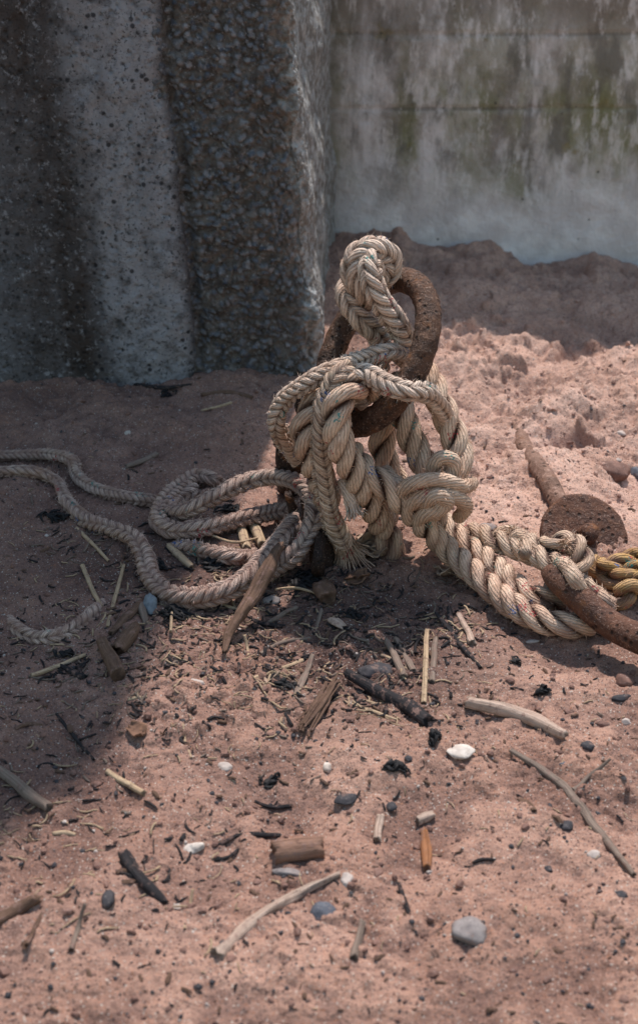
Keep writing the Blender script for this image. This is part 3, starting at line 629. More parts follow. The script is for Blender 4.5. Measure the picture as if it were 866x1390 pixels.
# tail with a frayed end
mb = MB()
pts = [Q(500,498,1.83), Q(482,500,1.79), Q(460,507,1.77), Q(445,530,1.762), Q(437,560,1.755), Q(434,595,1.755), Q(437,640,1.76), Q(443,680,1.765), Q(453,712,1.775), Q(467,738,1.785)]
braid(mb, pts, BR*.80, 8, hair=3500, taper=[(0, .95), (.8, 1), (.93, 1.15), (1, 1.1)])
e = np.asarray(pts[-1])
fr = tag(mb.build('braided_rope', M['laid_sand']), 'braided rope hanging straight down in front, its end frayed on the sand', 'rope')
mb = MB(); fray(mb, e, e-np.asarray(pts[-2]), .016, 170, .035); mb.build('frayed_end', M['laid_sand'], fr)

# thick laid rope
RS = .0107
mb = MB()
laid(mb, [Q(478,530,1.82), Q(452,538,1.80), Q(426,556,1.785), Q(414,584,1.775), Q(422,615,1.775), Q(436,650,1.80), Q(445,680,1.83)], RS*.95, 1, 3, .115)
laid(mb, [Q(505,528,1.80), Q(486,522,1.772), Q(466,536,1.755), Q(456,562,1.745), Q(460,596,1.742), Q(474,630,1.75), Q(492,660,1.765), Q(508,690,1.785), Q(520,716,1.81)], RS*1.05, 2, 3, .10, off=RS*.95)
laid(mb, [Q(530,515,1.87), Q(540,545,1.85), Q(551,578,1.835), Q(566,612,1.825), Q(582,640,1.82), Q(604,660,1.84)], RS*1.02, 3, 3, 0.105, off=RS*.95)
laid(mb, [Q(556,492,1.93), Q(580,512,1.88), Q(597,546,1.85), Q(612,582,1.83), Q(622,612,1.815), Q(618,642,1.80), Q(598,662,1.80), Q(572,668,1.81)], RS*1.02, 4, 3, .10, off=RS*.95)
laid(mb, [Q(522,555,1.89), Q(518,590,1.89), Q(522,625,1.89), Q(536,655,1.89), Q(550,680,1.88)], RS*1.1, 5, 3, .13, off=RS*.9)
laid(mb, [Q(512,660,1.86), Q(520,700,1.86), Q(528,738,G(528,746)[1]-DY-.02), G(530,752,-.005)], RS, 6, 3, .12)
laid(mb, [Q(478,615,1.80), Q(498,641,1.765), Q(520,658,1.755), Q(542,678,1.755), Q(568,706,1.765), Q(602,740,1.775), G(648,782,.030), G(698,823,.027), G(745,845,.024), G(788,848,.018), G(820,836,.006)], RS*.87, 7, 3, .095, off=RS*.88, hair=3200)
laid(mb, [Q(580,680,1.83), Q(603,712,1.84), G(640,744,.040), G(672,768,.034), G(702,797,.028), G(738,814,.024), G(766,806,.014)], RS*.82, 8, 3, .095, off=RS*.84, hair=3200)
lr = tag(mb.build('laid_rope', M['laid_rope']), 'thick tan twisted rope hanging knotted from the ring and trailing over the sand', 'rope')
mb = MB()
# the knot: single strands turned over each other
for i, pp in enumerate([[(540,668,1.75),(558,657,1.735),(582,651,1.73),(606,653,1.735),(626,660,1.75),(640,656,1.80)],
                        [(552,688,1.75),(572,674,1.735),(596,668,1.73),(618,674,1.738),(632,688,1.76),(622,702,1.79)],
                        [(566,706,1.755),(582,695,1.735),(598,690,1.73),(607,681,1.728),(596,672,1.720),(581,678,1.732),(574,694,1.76)],
                        [(592,650,1.775),(588,633,1.765),(600,621,1.76),(615,626,1.758),(613,642,1.76),(598,652,1.77)],
                        [(628,600,1.82),(632,622,1.80),(626,640,1.785),(604,650,1.77),(580,656,1.765)],
                        [(522,640,1.80),(536,655,1.77),(556,668,1.755),(576,684,1.755),(592,700,1.77)]]):
    laid(mb, [Q(*q) for q in pp], RS*(.98 if i < 4 else 1.), 20+i, 1, .1)
mb.build('knot', M['laid_rope'], lr)
mb = MB(); laid(mb, [Q(466,652,1.775), Q(472,668,1.76), Q(478,684,1.755)], RS*.9, 61, 1); fray(mb, Q(478,686,1.755), np.array([.3,-.3,-.8]), .010, 90, .016); mb.build('frayed_end', M['pale_rope'], lr)
# sandy rope tied round the bar
mb = MB()
laid(mb, [G(628,722,.03), G(655,727,.045), G(682,737,.055), G(712,748,.06), G(742,760,.066), G(768,780,.062), G(795,802,.045), G(826,826,.012)], RS*.80, 31, 3, .09, off=RS*.8, hair=4200)
laid(mb, [G(700,730,.05), G(716,738,.065), G(745,744,.075), G(768,736,.088), G(786,746,.085), G(788,768,.07), G(772,792,.05), G(752,800,.02)], RS*.74, 32, 3, .085, hair=4200)
for i, pp in enumerate([[(690,748,.05),(702,728,.07),(716,734,.075),(712,752,.07)], [(752,764,.06),(768,768,.085),(782,790,.08),(792,812,.05)], [(672,730,.05),(684,722,.06),(700,726,.065)], [(800,806,.03),(816,812,.045),(828,826,.03)]]):
    laid(mb, [G(*q) for q in pp], RS*.95, 40+i, 1, hair=4200)
so_ = tag(mb.build('laid_rope', M['laid_sand']), 'sandy twisted rope with frayed lumps tied beside the round plate', 'rope')
mb = MB(); fray(mb, G(696,728,.066), np.array([-.6,-.5,.3]), .014, 70, .010); mb.build('frayed_end', M['laid_sand'], so_)
mb = MB(); fray(mb, G(770,740,.094), np.array([.3,-.5,.4]), .012, 60, .010); mb.build('frayed_end', M['laid_sand'], so_)
# yellow rope
mb = MB()
laid(mb, [G(802,766,.02), G(822,772,.03), G(845,764,.036), G(868,757,.036), G(900,760,.02), G(930,775,.0)], .0082, 51, 2, .06)
laid(mb, [G(818,790,.01), G(836,786,.022), G(852,778,.03), G(875,772,.03), G(905,780,.01)], .0078, 52, 2, .06)
laid(mb, [G(840,815,.008), G(848,806,.022), G(860,795,.03), G(880,790,.03), G(905,805,.0)], .0088, 53, 2, .065)
tag(mb.build('yellow_rope', M['yellow_rope']), 'yellow orange twisted rope lying in loops at the right edge', 'rope')

# braided ropes on the sand at the left
HB = .010
mb = MB(); braid(mb, [G(-90,612,HB), G(-40,618,HB), G(0,619,HB), G(60,617,HB), G(98,624,HB), G(106,646,HB), G(130,664,HB), G(168,674,HB), G(205,680,HB), G(245,682,.004), G(275,682,-.02)], BR*.58, 61)
tag(mb.build('braided_rope', M['dirty_rope']), 'grey braided rope coming in from the left edge, the upper of the two', 'rope')
mb = MB(); braid(mb, [G(-90,645,HB), G(-40,642,HB), G(0,641,HB), G(45,640,HB), G(76,652,HB), G(92,682,HB), G(116,705,HB), G(150,717,HB+.003), G(182,730,HB+.004), G(197,755,HB), G(206,786,HB), G(228,806,HB), G(262,812,HB+.002), G(308,802,.024), G(342,778,.034), G(366,748,.042), G(392,718,.045), G(405,700,.03), G(412,688,.0)], BR*.86, 62, taper=[(0,.62),(.18,.68),(.35,.85),(.6,1),(1,1)])
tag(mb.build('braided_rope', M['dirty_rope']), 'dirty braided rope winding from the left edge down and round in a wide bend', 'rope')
mb = MB(); braid(mb, [G(318,796,-.01), G(350,784,.012), G(380,766,.022), G(408,742,.040), G(425,708,.062), G(424,676,.078), G(404,655,.082), G(366,648,.072), G(326,658,.058), G(290,676,.048), G(256,692,.036), G(234,694,.020), G(240,680,.010), G(266,664,.010)], BR*.82, 63)
braid(mb, [G(300,662,-.006), G(288,652,.012), G(268,648,.020), G(244,660,.022), G(222,684,.022), G(214,704,.020), G(232,718,.018), G(275,717,.020), G(322,706,.022), G(365,696,.024), G(410,690,.02), G(440,690,.0)], BR*.76, 64)
tag(mb.build('braided_rope', M['dirty_rope']), 'dusty braided rope coiled in raised loops left of the ring', 'rope')
mb = MB(); braid(mb, [G(232,744,-.012), G(255,743,.008), G(290,750,.010), G(322,757,.008), G(352,752,-.012)], BR*.66, 65)
tag(mb.build('braided_rope', M['dirty_rope']), 'short dark length of braided rope in the shade inside the coil', 'rope')
mb = MB(); braid(mb, [G(8,838,-.02), G(24,854,.0), G(48,866,.002), G(80,863,.002), G(108,850,.001), G(130,832,-.004), G(146,816,-.02)], BR*.66, 66)
tag(mb.build('braided_rope', M['dirty_rope']), 'half buried rope showing as an arc in the sand below the others', 'rope')

# ------------------------------------------------------------------ driftwood, straw and twigs
PXM = lambda px, py: float(np.linalg.norm(G(px, py)-np.array([0, 0, CAM_H]))*math.cos(math.atan(math.hypot(px-CX, py-CY)/FPX)))/FPX   # metres per pixel on the ground there
def stick(name, label, cat, pts, wid, mat, seed, rough=.15, ridges=0, lift=.9, group=None, flat=1.0, nth=14, parent=None, rag=1.):
    p = []; w = wid if isinstance(wid, (list, tuple)) else [wid, wid]
    rm = np.mean(w)/2*PXM(pts[0][0], pts[0][1])
    for q in pts: p.append(G(q[0], q[1], (q[2] if len(q) > 2 else rm*lift)))
    mb = MB(); tube(mb, p, [x/2*PXM(pts[0][0], pts[0][1]) for x in w], seed, rough, step=max(.002, rm*.7), ridges=ridges, flat=flat, nth=nth, rag=rag)
    o = mb.build(name, M[mat], parent)
    return o if parent else tag(o, label, cat, group)
S = stick
S('driftwood_stick', 'pale thick driftwood stick with a split end lying right of the white shell', 'stick', [(624,952),(690,966),(735,982),(772,997)], [15,18,20,12], 'pale_wood', 1, .16)
tw = S('forked_twig', 'long grey forked twig reaching to the lower right corner', 'twig', [(690,1018,.006),(728,1040),(768,1072),(800,1112),(830,1150),(862,1190)], [6,10,12,11,10,7], 'grey_wood', 2, .18)
bpy.context.view_layer.update(); S('side_branch', None, None, [(776,1076),(800,1054),(830,1030,.012)], [8,6,4], 'grey_wood', 3, .2, parent=tw)
S('charred_stick', 'black stick lying below the rope, right of the fibrous bark', 'stick', [(470,912,.012),(512,940),(552,960),(592,982)], [11,16,21,19], 'black_wood', 4, .2)
S('driftwood_stick', 'mottled pale stick running out of the bottom of the view', 'stick', [(288,1302),(330,1262),(372,1232),(416,1208),(464,1184)], [17,16,14,12,7], 'pale_wood', 5, .34)
S('charred_stick', 'thick charred stick pushed into the sand at the lower left', 'stick', [(168,1152,.012),(186,1182),(205,1205),(230,1232,-.001)], [16,19,17,12], 'black_wood', 6, .25)
S('driftwood_stick', 'smooth grey stick coming in from the left edge', 'stick', [(-40,1024),(0,1046),(38,1075),(70,1100)], [13,14,15,13], 'grey_wood', 7, .1)
S('wood_chunk', 'short rounded brown log of driftwood near the bottom', 'driftwood', [(368,1157),(402,1152),(442,1149)], [31,32,29], 'orange_brown_wood', 8, .05, lift=.75, nth=28, rag=.25)
S('reed_stem', 'tall pale reed standing on the dark sand below the knot', 'reed', [(575,957),(577,905),(579,855)], [8,8,7], 'straw', 9, .06)
S('reed_stem', 'shorter brown reed right beside the tall pale one', 'reed', [(586,927),(588,897),(591,866)], [8,9,8], 'grey_wood', 10, .08)
S('driftwood_stick', 'weathered splintered stick leaning up against the braided coil', 'stick', [(302,888,.008),(318,850,.02),(345,805,.05),(366,768,.07),(384,738,.075)], [7,13,17,18,10], 'brown_wood', 11, .25, ridges=4)
mb = MB(); rgb = np.random.default_rng(5)
for i in range(15):
    o1, o2 = rgb.normal(0, 8), rgb.normal(0, 7); t0, t1 = rgb.uniform(0, .2), rgb.uniform(.75, 1)
    A = np.array([405, 1000.]); B = np.array([462, 914.]); pr = np.array([.75, .5]); p0 = A+(B-A)*t0+pr*o1; p1 = A+(B-A)*t1+pr*o2; pm = (p0+p1)/2+pr*rgb.normal(0, 2)
    h = rgb.uniform(.003, .012); tube(mb, [G(*p0, h), G(*pm, h+.003), G(*p1, h+.004)], [.0012, rgb.uniform(.0016, .0034), .0012], 200+i, .25, .0025, nth=8, flat=.6)
tag(mb.build('bark_strip', M['brown_wood']), 'dark fibrous strip of bark split into long fibres', 'bark')
S('wood_stub', 'blunt brown stub of wood standing at an angle in the shaded sand', 'driftwood', [(138,868,.012),(148,890),(160,918)], [15,20,19], 'brown_wood', 13, .10, rag=.3)
S('driftwood_stick', 'tan stick below the bend of the dirty rope', 'stick', [(150,862),(172,838),(196,814)], [7,14,10], 'brown_wood', 14, .2)
S('wood_chunk', 'brown lump of wood under the tan stick at the left', 'driftwood', [(152,886),(170,868),(186,850)], [20,24,18], 'brown_wood', 15, .2)
S('straw', 'long upright straw left of the dirty rope bend', 'straw', [(146,852),(157,810),(169,766)], [5,6,5], 'straw', 16, .06)
S('straw', 'straw leaning to the right beside the buried rope', 'straw', [(112,766),(124,796),(138,824)], [6,6,5], 'straw', 17, .06)
S('straw', 'bent straw under the winding rope at the left', 'straw', [(104,716),(126,738),(149,762)], [5,5,4], 'straw', 18, .06)
S('reed_stem', 'fat pale reed piece inside the wide bend of the dirty rope', 'reed', [(228,740),(245,755),(263,771)], [8,10,9], 'straw', 19, .07)
S('reed_stem', 'pale cut reed under the coil, the left one of two', 'reed', [(326,708),(330,726),(336,748)], [11,13,12], 'straw', 20, .06)
S('reed_stem', 'pale cut reed under the coil, the right one of two', 'reed', [(338,703),(348,722),(358,742)], [12,14,12], 'straw', 21, .06)
S('twig', 'thin dark twig lying in the shaded sand at the left', 'twig', [(76,968),(100,998),(128,1032)], [5,5,4], 'black_wood', 22, .2)
S('straw', 'broken pale straw at the end of the thin dark twig', 'straw', [(143,1046),(170,1062),(199,1078)], [7,9,8], 'straw', 23, .1)
S('twig', 'curved black twig left of the rounded log', 'twig', [(292,1150),(320,1136),(350,1133),(382,1134)], [4,6,7,6], 'black_wood', 24, .2)
S('wood_chip', 'upright orange chip of wood in the lower sand', 'wood chip', [(575,1124,.014),(578,1152),(580,1182)], [10,15,11], 'orange_wood', 25, .2)
S('wood_chip', 'small tan stump of wood left of the orange chip', 'wood chip', [(518,1102,.01),(515,1120),(510,1143)], [9,11,9], 'pale_wood', 26, .2)
S('wood_chip', 'short tan splinter just above the orange chip', 'wood chip', [(562,1116),(576,1110),(592,1104)], [12,14,9], 'pale_wood', 27, .2)
S('twig', 'shiny black twig below the trailing thick rope', 'twig', [(590,830,.014),(612,858),(632,884),(654,908)], [5,8,8,4], 'black_wood', 28, .2)
S('twig', 'short black splinter beside the pale peg under the thick rope', 'twig', [(610,822,.012),(612,838),(613,856)], [7,9,5], 'black_wood', 29, .2)
S('wood_peg', 'small pale peg of wood below the trailing thick rope', 'stick', [(621,832),(631,852),(643,874)], [7,9,11], 'pale_wood', 30, .15)
S('grey_stick', 'grey stick in the rope shadow, the left one of a close pair', 'stick', [(524,868),(536,890),(550,920)], [8,10,10], 'grey_wood', 31, .15)
S('grey_stick', 'grey stick in the rope shadow, the right one of a close pair', 'stick', [(536,866),(548,886),(562,912)], [7,9,8], 'grey_wood', 32, .15)
S('reed_stem', 'split brown reed lying below the long black stick', 'reed', [(464,952),(500,964),(540,978)], [5,6,5], 'straw', 33, .1)
S('straw', 'thin straw crossing above the black stick', 'straw', [(462,944),(500,952),(535,966)], [3,4,3], 'straw', 34, .1)
S('straw', 'pale straw left of the bark strip', 'straw', [(342,922),(376,910),(412,896)], [6,7,6], 'straw', 35, .1)
S('straw', 'straw lying flat in the sand above the thin dark twig', 'straw', [(40,918),(80,904),(118,888)], [6,7,5], 'straw', 36, .1)
S('twig', 'short black twig beside the flat straw at the left', 'twig', [(82,903),(98,911),(118,920)], [5,8,5], 'black_wood', 37, .2)
S('twig', 'thin dark twig standing up near the bottom middle', 'twig', [(540,1196,.012),(552,1230),(566,1272)], [5,6,4], 'black_wood', 38, .2)
S('grey_stick', 'grey stub of a stick at the bottom middle', 'stick', [(492,1246,.012),(487,1272),(480,1305)], [9,11,10], 'grey_wood', 39, .2)
S('driftwood_stick', 'dull brown stick at the left edge near the bottom', 'stick', [(-20,1258),(25,1232),(60,1214)], [18,19,13], 'brown_wood', 40, .2)
S('twig', 'upright tan twig at the bottom left', 'twig', [(96,1292,.004),(106,1260),(116,1224,.02)], [8,8,5], 'grey_wood', 41, .2)
S('twig', 'pale grey twig on the shaded sand above the winding ropes', 'twig', [(168,634),(192,626),(214,616)], [6,8,9], 'grey_wood', 42, .15)
S('twig', 'dark twig lying along the foot of the buttress', 'twig', [(182,522),(225,526),(262,522)], [4,6,4], 'black_wood', 43, .2)
S('reed_stem', 'brown reed lying at the foot of the pebbly face', 'reed', [(272,536),(310,533),(345,540)], [5,7,5], 'brown_wood', 44, .1)
S('straw', 'pale straw on the shaded sand below the brown reed', 'straw', [(272,558),(296,552),(316,546)], [3,4,4], 'straw', 45, .1)
S('wood_chunk', 'broken brown chunk of wood below the frayed rope end', 'driftwood', [(430,792,.01),(438,804),(446,818)], [20,26,20], 'brown_wood', 46, .22, ridges=3)
S('wood_chip', 'tan chip of wood lying below the brown chunk', 'wood chip', [(446,838),(458,845),(470,855)], [11,15,10], 'pale_wood', 47, .2, flat=.5)
S('twig', 'short pale twig upright beside the tan chip', 'twig', [(427,862),(432,844),(437,826,.01)], [5,6,5], 'grey_wood', 48, .15)
S('straw', 'thin bent straw in the lit sand left of the bark strip', 'straw', [(249,982),(251,1004),(261,1030)], [4,4,3], 'straw', 49, .1)
S('straw', 'thin straw standing near the charred stick', 'straw', [(262,1206,.012),(258,1230),(250,1262)], [4,5,4], 'straw', 50, .1)
S('twig', 'tan twig between the bark strip and the weathered stick', 'twig', [(332,860,.015),(336,880),(340,905)], [4,4,3], 'straw', 51, .1)
S('straw', 'straw lying under the left end of the coil', 'straw', [(280,806,.004),(318,826),(360,826)], [5,5,4], 'straw', 52, .1)
S('twig', 'grey twig lying right of the weathered stick', 'twig', [(362,846),(382,834),(404,824)], [5,7,6], 'grey_wood', 53, .15)
S('twig', 'tapering tan twig at the foot of the bark strip', 'twig', [(398,952),(414,918),(424,888,.02)], [6,10,6], 'grey_wood', 54, .2, ridges=3)
S('straw', 'dark straw beside the tall pale reed', 'straw', [(497,884),(520,890),(538,896)], [4,5,4], 'straw', 55, .1)
S('twig', 'dark curled twig in the lit sand above the rounded log', 'twig', [(345,1088,.004),(372,1096),(398,1094)], [4,6,5], 'black_wood', 56, .2)
S('twig', 'thin dark twig left of the grey pebble near the bottom', 'twig', [(640,1172),(655,1166),(674,1168)], [5,6,4], 'black_wood', 57, .2)
S('straw', 'dull straw at the far left below the grey stick', 'straw', [(70,1132),(88,1130),(106,1134)], [6,8,6], 'straw', 58, .1)
S('straw', 'straw on the sand left of the brown leaf', 'straw', [(172,950),(186,948),(202,946)], [5,7,5], 'straw', 59, .1)

S('reed_stem', 'long dark reed lying across the sand below the leaning stick', 'reed', [(352,888),(384,872),(424,866)], [5,6,5], 'grey_wood', 70, .1)
S('twig', 'black twig under the leaning splintered stick', 'twig', [(318,830),(352,846),(392,850)], [5,7,5], 'black_wood', 71, .2)
S('straw', 'long straw lying over the black weed near the leaning stick', 'straw', [(372,800,.008),(402,798,.01),(432,806,.008)], [3,4,3], 'straw', 72, .08)
S('straw', 'long thin straw inside the coil, over the dark rope length', 'straw', [(286,726,.01),(318,736,.012),(352,730,.012)], [3,4,3], 'straw', 73, .08)
S('wood_chip', 'dark wedge of wood beside the bluish stone', 'wood chip', [(188,812),(194,832),(198,850)], [8,12,6], 'grey_wood', 74, .2)
S('straw', 'short straw standing by the seaweed below the rope bend', 'straw', [(232,858,.014),(233,840,.01),(234,826)], [4,4,3], 'straw', 75, .08)
S('twig', 'brown twig lying right of the fibrous bark', 'twig', [(488,886),(508,884),(530,880)], [5,7,5], 'brown_wood', 76, .2)
S('twig', 'grey twig half sunk at the left edge of the sand', 'twig', [(20,990),(40,982),(60,984)], [4,6,4], 'brown_wood', 77, .2)
S('wood_chip', 'dark flake of wood on the sand under the forked twig', 'wood chip', [(700,1082),(716,1090),(726,1102)], [7,10,6], 'brown_wood', 78, .25, flat=.5)
S('twig', 'pale twig near the bottom left corner', 'twig', [(36,1285,.012),(52,1252),(70,1216)], [6,7,4], 'brown_wood', 79, .2)

# ------------------------------------------------------------------ stones and shells
def stone(name, label, cat, px, py, w, h, mat, seed, rot=0, flat=.7, sink=.36, rough=.24, ang=.3, tilt=0):
    k = PXM(px, py); rx = w/2*k; ry = h/2*k*1.35; rz = max(rx, ry)*flat*.75
    c = G(px, py, rz*(1-2*sink)*.6); mb = MB(); blob(mb, c, (rx, ry, rz), rot, seed, rough, tilt, ang=ang)
    return tag(mb.build(name, M[mat]), label, cat)
T_ = stone
T_('white_shell', 'large flat white shell fragment right of the long black stick', 'shell', 624, 1020, 42, 22, 'white_stone', 1, .15, .4, .2, .2, .6)
T_('pebble', 'large round grey pebble near the bottom right', 'pebble', 636, 1264, 50, 36, 'grey_stone', 2, .1, .8)
T_('pebble', 'small round black pebble between the forked twig and the orange chip', 'pebble', 769, 1122, 19, 14, 'dark_stone', 3, 0, .9)
T_('pebble', 'dark brown pebble right of the pale driftwood stick', 'pebble', 796, 1013, 22, 13, 'dark_stone', 4, .2, .8)
T_('pebble', 'dark blue grey stone at the bottom, right of the mottled stick', 'pebble', 439, 1239, 36, 28, 'blue_stone', 5, .1, .8, .25, .14, .6)
T_('pebble', 'small pale grey pebble at the tip of the mottled stick', 'pebble', 472, 1194, 18, 20, 'pale_stone', 6)
T_('slate_flake', 'flat dark slate flake in the middle of the lit sand', 'stone', 469, 1085, 34, 17, 'dark_stone', 7, .35, .45, .2, .2, .8)
T_('pebble', 'small dark pebble right of the slate flake', 'pebble', 531, 1095, 16, 13, 'dark_stone', 8)
T_('stone', 'brown stone on the sand below the rusty bar', 'stone', 849, 924, 26, 20, 'red_stone', 9, .4, .8, .2, .2, .6)
T_('stone', 'big brown stone half sunk behind the round plate', 'stone', 833, 640, 44, 30, 'red_stone', 10, .1, .9, .25, .22, .8)
T_('pebble', 'grey pebble on the lit sand above the trailing rope', 'pebble', 663, 716, 22, 13, 'grey_stone', 11)
T_('pebble', 'smooth grey pebble beside the weathered stick', 'pebble', 369, 815, 28, 14, 'grey_stone', 12, .1, .6)
T_('pebble', 'bluish stone touching the lower bend of the dirty rope', 'pebble', 205, 822, 20, 26, 'bluefluff', 13, .1, 1.1)
T_('shell', 'tiny white shell at the left of the buried rope', 'shell', 27, 860, 12, 8, 'pale_stone', 14, .1, .5)
T_('shell', 'small upright white shell below the long black stick', 'shell', 444, 1042, 12, 15, 'white_stone', 15, 0, .9)
T_('pebble', 'small white pebble near the right edge under the driftwood stick', 'pebble', 850, 980, 15, 9, 'pale_stone', 16)
T_('pebble', 'white pebble in the lower right sand', 'pebble', 806, 1160, 17, 12, 'pale_stone', 17)
T_('shell', 'pale narrow shell in the lit sand left of the bark strip', 'shell', 264, 928, 32, 9, 'pale_stone', 18, -.25, .5)
T_('shell', 'white broken shell above the charred stick', 'shell', 261, 1152, 32, 16, 'white_stone', 19, .45, .6, .2, .3, .6)
T_('slate_flake', 'thin pale slate flake below the trailing thick rope', 'stone', 722, 871, 18, 5, 'pale_stone', 20, .25, .4)
T_('pebble', 'flat dark pebble below the driftwood stick', 'pebble', 771, 1039, 24, 8, 'blue_stone', 21, -.1, .5)
T_('pebble', 'flat reddish pebble above the flat dark one', 'pebble', 763, 1023, 26, 8, 'red_stone', 22, -.1, .5)
T_('stone', 'red brown stone right of the driftwood stick', 'stone', 817, 984, 18, 10, 'red_stone', 23, 0, .7)
T_('stone', 'blue grey stone at the right edge above the round plate', 'stone', 864, 642, 18, 20, 'blue_stone', 24)
T_('pebble', 'pale flat pebble on the sunlit sand far to the right', 'pebble', 842, 588, 14, 9, 'pale_stone', 25, 0, .5)
T_('pebble', 'pale pebble lodged on the big brown stone', 'pebble', 838, 625, 12, 8, 'pale_stone', 26, 0, .6)
T_('pebble', 'small grey pebble between the rounded log and the mottled stick', 'pebble', 392, 1185, 42, 10, 'grey_stone', 27, -.2, .4)
T_('pebble', 'tiny white pebble in the shaded sand beneath the pebbly face', 'pebble', 174, 588, 9, 8, 'white_stone', 28)
T_('stone', 'dark stone lying under the long black stick', 'stone', 508, 912, 52, 24, 'dark_stone', 29, .2, .5, .3, .2, .6)
T_('pebble', 'dark pebble just below the rust brown stone', 'pebble', 842, 948, 26, 9, 'dark_stone', 30, .3, .5)
T_('pebble', 'small black pebble far right near the bottom', 'pebble', 842, 1215, 20, 12, 'dark_stone', 31)
T_('pebble', 'tiny dark pebble right of the grey pebble', 'pebble', 744, 1180, 12, 9, 'dark_stone', 32)
T_('pebble', 'small white pebble near the tip of the charred stick', 'pebble', 241, 1232, 14, 9, 'pale_stone', 33)
T_('stone', 'dark lump of stone left of the charred stick', 'stone', 148, 1222, 17, 24, 'dark_stone', 34, 0, .9)
T_('shell', 'tan shell bit beside the slate flake', 'shell', 306, 1040, 20, 16, 'pale_stone', 35, .6, .5)

# ------------------------------------------------------------------ dead leaves and seaweed
def leaf(name, label, cat, px, py, w, h, mat, seed, curl=.25, ang=0., n=1, lift=.006):
    mb = MB(); k = PXM(px, py); rg = np.random.default_rng(seed); weed = mat == 'weed'
    for i in range(n):
        a = ang+(rg.uniform(-3, 3) if n > 1 else 0); s = 1 if n == 1 else rg.uniform(.4, .85)
        o = np.array([rg.normal(0, .16)*w*k, rg.normal(0, .16)*h*k, 0]) if n > 1 else np.zeros(3)
        c = G(px, py, 0)+o; c[2] = gz1(c[0], c[1])+lift+(rg.uniform(-.004, .006) if n > 1 else 0)
        tz = rg.uniform(-.35, .35) if n > 1 else .12
        A = np.array([math.cos(a), math.sin(a), tz])*(w if not weed else max(w, h))/2*k*s; B = np.array([-math.sin(a), math.cos(a), rg.uniform(-.5, .8)])*h/2*k*1.3*s*(rg.uniform(.15, .5) if weed else 1)
        sheet(mb, c, A, B, curl, seed+i, n=11, rag=.5 if weed else .3, crump=.28 if weed else .2)
    return tag(mb.build(name, M[mat]), label, cat)
leaf('dead_leaf', 'brown curled leaf on the shaded sand at the left', 'leaf', 186, 996, 34, 18, 'brown_leaf', 1, .3, -.8)
leaf('dead_leaf', 'crumpled pale dead leaves under the frayed rope end', 'leaf', 500, 752, 60, 34, 'leaf', 2, .35, .3, 9, .012)
leaf('bark_flake', 'pale torn flake under the thick trailing rope', 'bark', 604, 782, 60, 22, 'leaf', 3, .2, -.5, 4, .010)
leaf('dead_leaf', 'small rust brown leaf below the crumpled pale leaves', 'leaf', 484, 792, 30, 26, 'brown_leaf', 4, .35, .9, 3, .008)
leaf('dead_leaf', 'pale dry leaf beside the black weed under the bark strip', 'leaf', 366, 922, 16, 34, 'leaf', 5, .3, 1.2, 2)
for i, (x, y, w, h, n, lb) in enumerate([(75,705,44,22,7,'black seaweed tangle below the two left ropes'), (214,772,30,26,6,'black seaweed caught in the elbow of the dirty rope'),
        (238,838,52,24,9,'black seaweed lying below the bend of the dirty rope'), (290,768,44,24,7,'black seaweed inside the rope coil'), (384,932,30,22,6,'black seaweed next to the bark strip'),
        (590,1000,22,26,5,'black seaweed at the lower end of the long black stick'), (735,941,24,18,5,'black seaweed scrap by the driftwood stick'), (368,1064,26,14,4,'black seaweed scrap in the middle of the lit sand'),
        (92,890,26,16,4,'black seaweed bit above the thin dark twig'), (478,836,30,24,5,'black seaweed bits on the dark sand below the leaves'), (420,790,60,40,8,'black seaweed around the short iron spike'),
        (312,694,40,10,4,'black seaweed under the coil of rope'), (225,538,20,14,3,'black seaweed at the foot of the rendered skin'),(540,1045,40,10,4,'black seaweed streak above the small dark pebble'), (700,900,20,10,3,'black scrap in the shadow below the thick rope'), (700,500,1,1,0,'')]):
    if n:
        rg = np.random.default_rng(300+i); mb = MB(); k = PXM(x, y); c0 = G(x, y, 0)
        for q in range(n*3+4):
            L = max(w, h)*k*rg.uniform(.35, .9); a = rg.normal(0, .6)+(0 if w > h else 1.57)+(3.14 if rg.uniform() < .5 else 0); cur = rg.normal(0, 1.6); u = np.linspace(-.5, .5, 9)
            ox, oy = rg.normal(0, .16)*w*k, rg.normal(0, .17)*h*k*1.4; an = a+cur*u+.5*np.sin(u*9+q)
            X = c0[0]+ox+np.cumsum(np.cos(an))*L/9-L*.45*math.cos(a); Y = c0[1]+oy+np.cumsum(np.sin(an))*L/9-L*.45*math.sin(a)
            Z = gz(X, Y)+.0015+rg.uniform(0, .006)*(1-np.abs(2*u)**2); r0 = rg.uniform(.0007, .0032)
            tube(mb, np.stack([X, Y, Z], 1), [r0*.3, r0, r0*1.2, r0*.8, r0*.3], 400+q+40*i, .35, max(.002, L/14), nth=7, flat=.45)
        tag(mb.build('seaweed_clump', M['weed']), lb, 'seaweed')

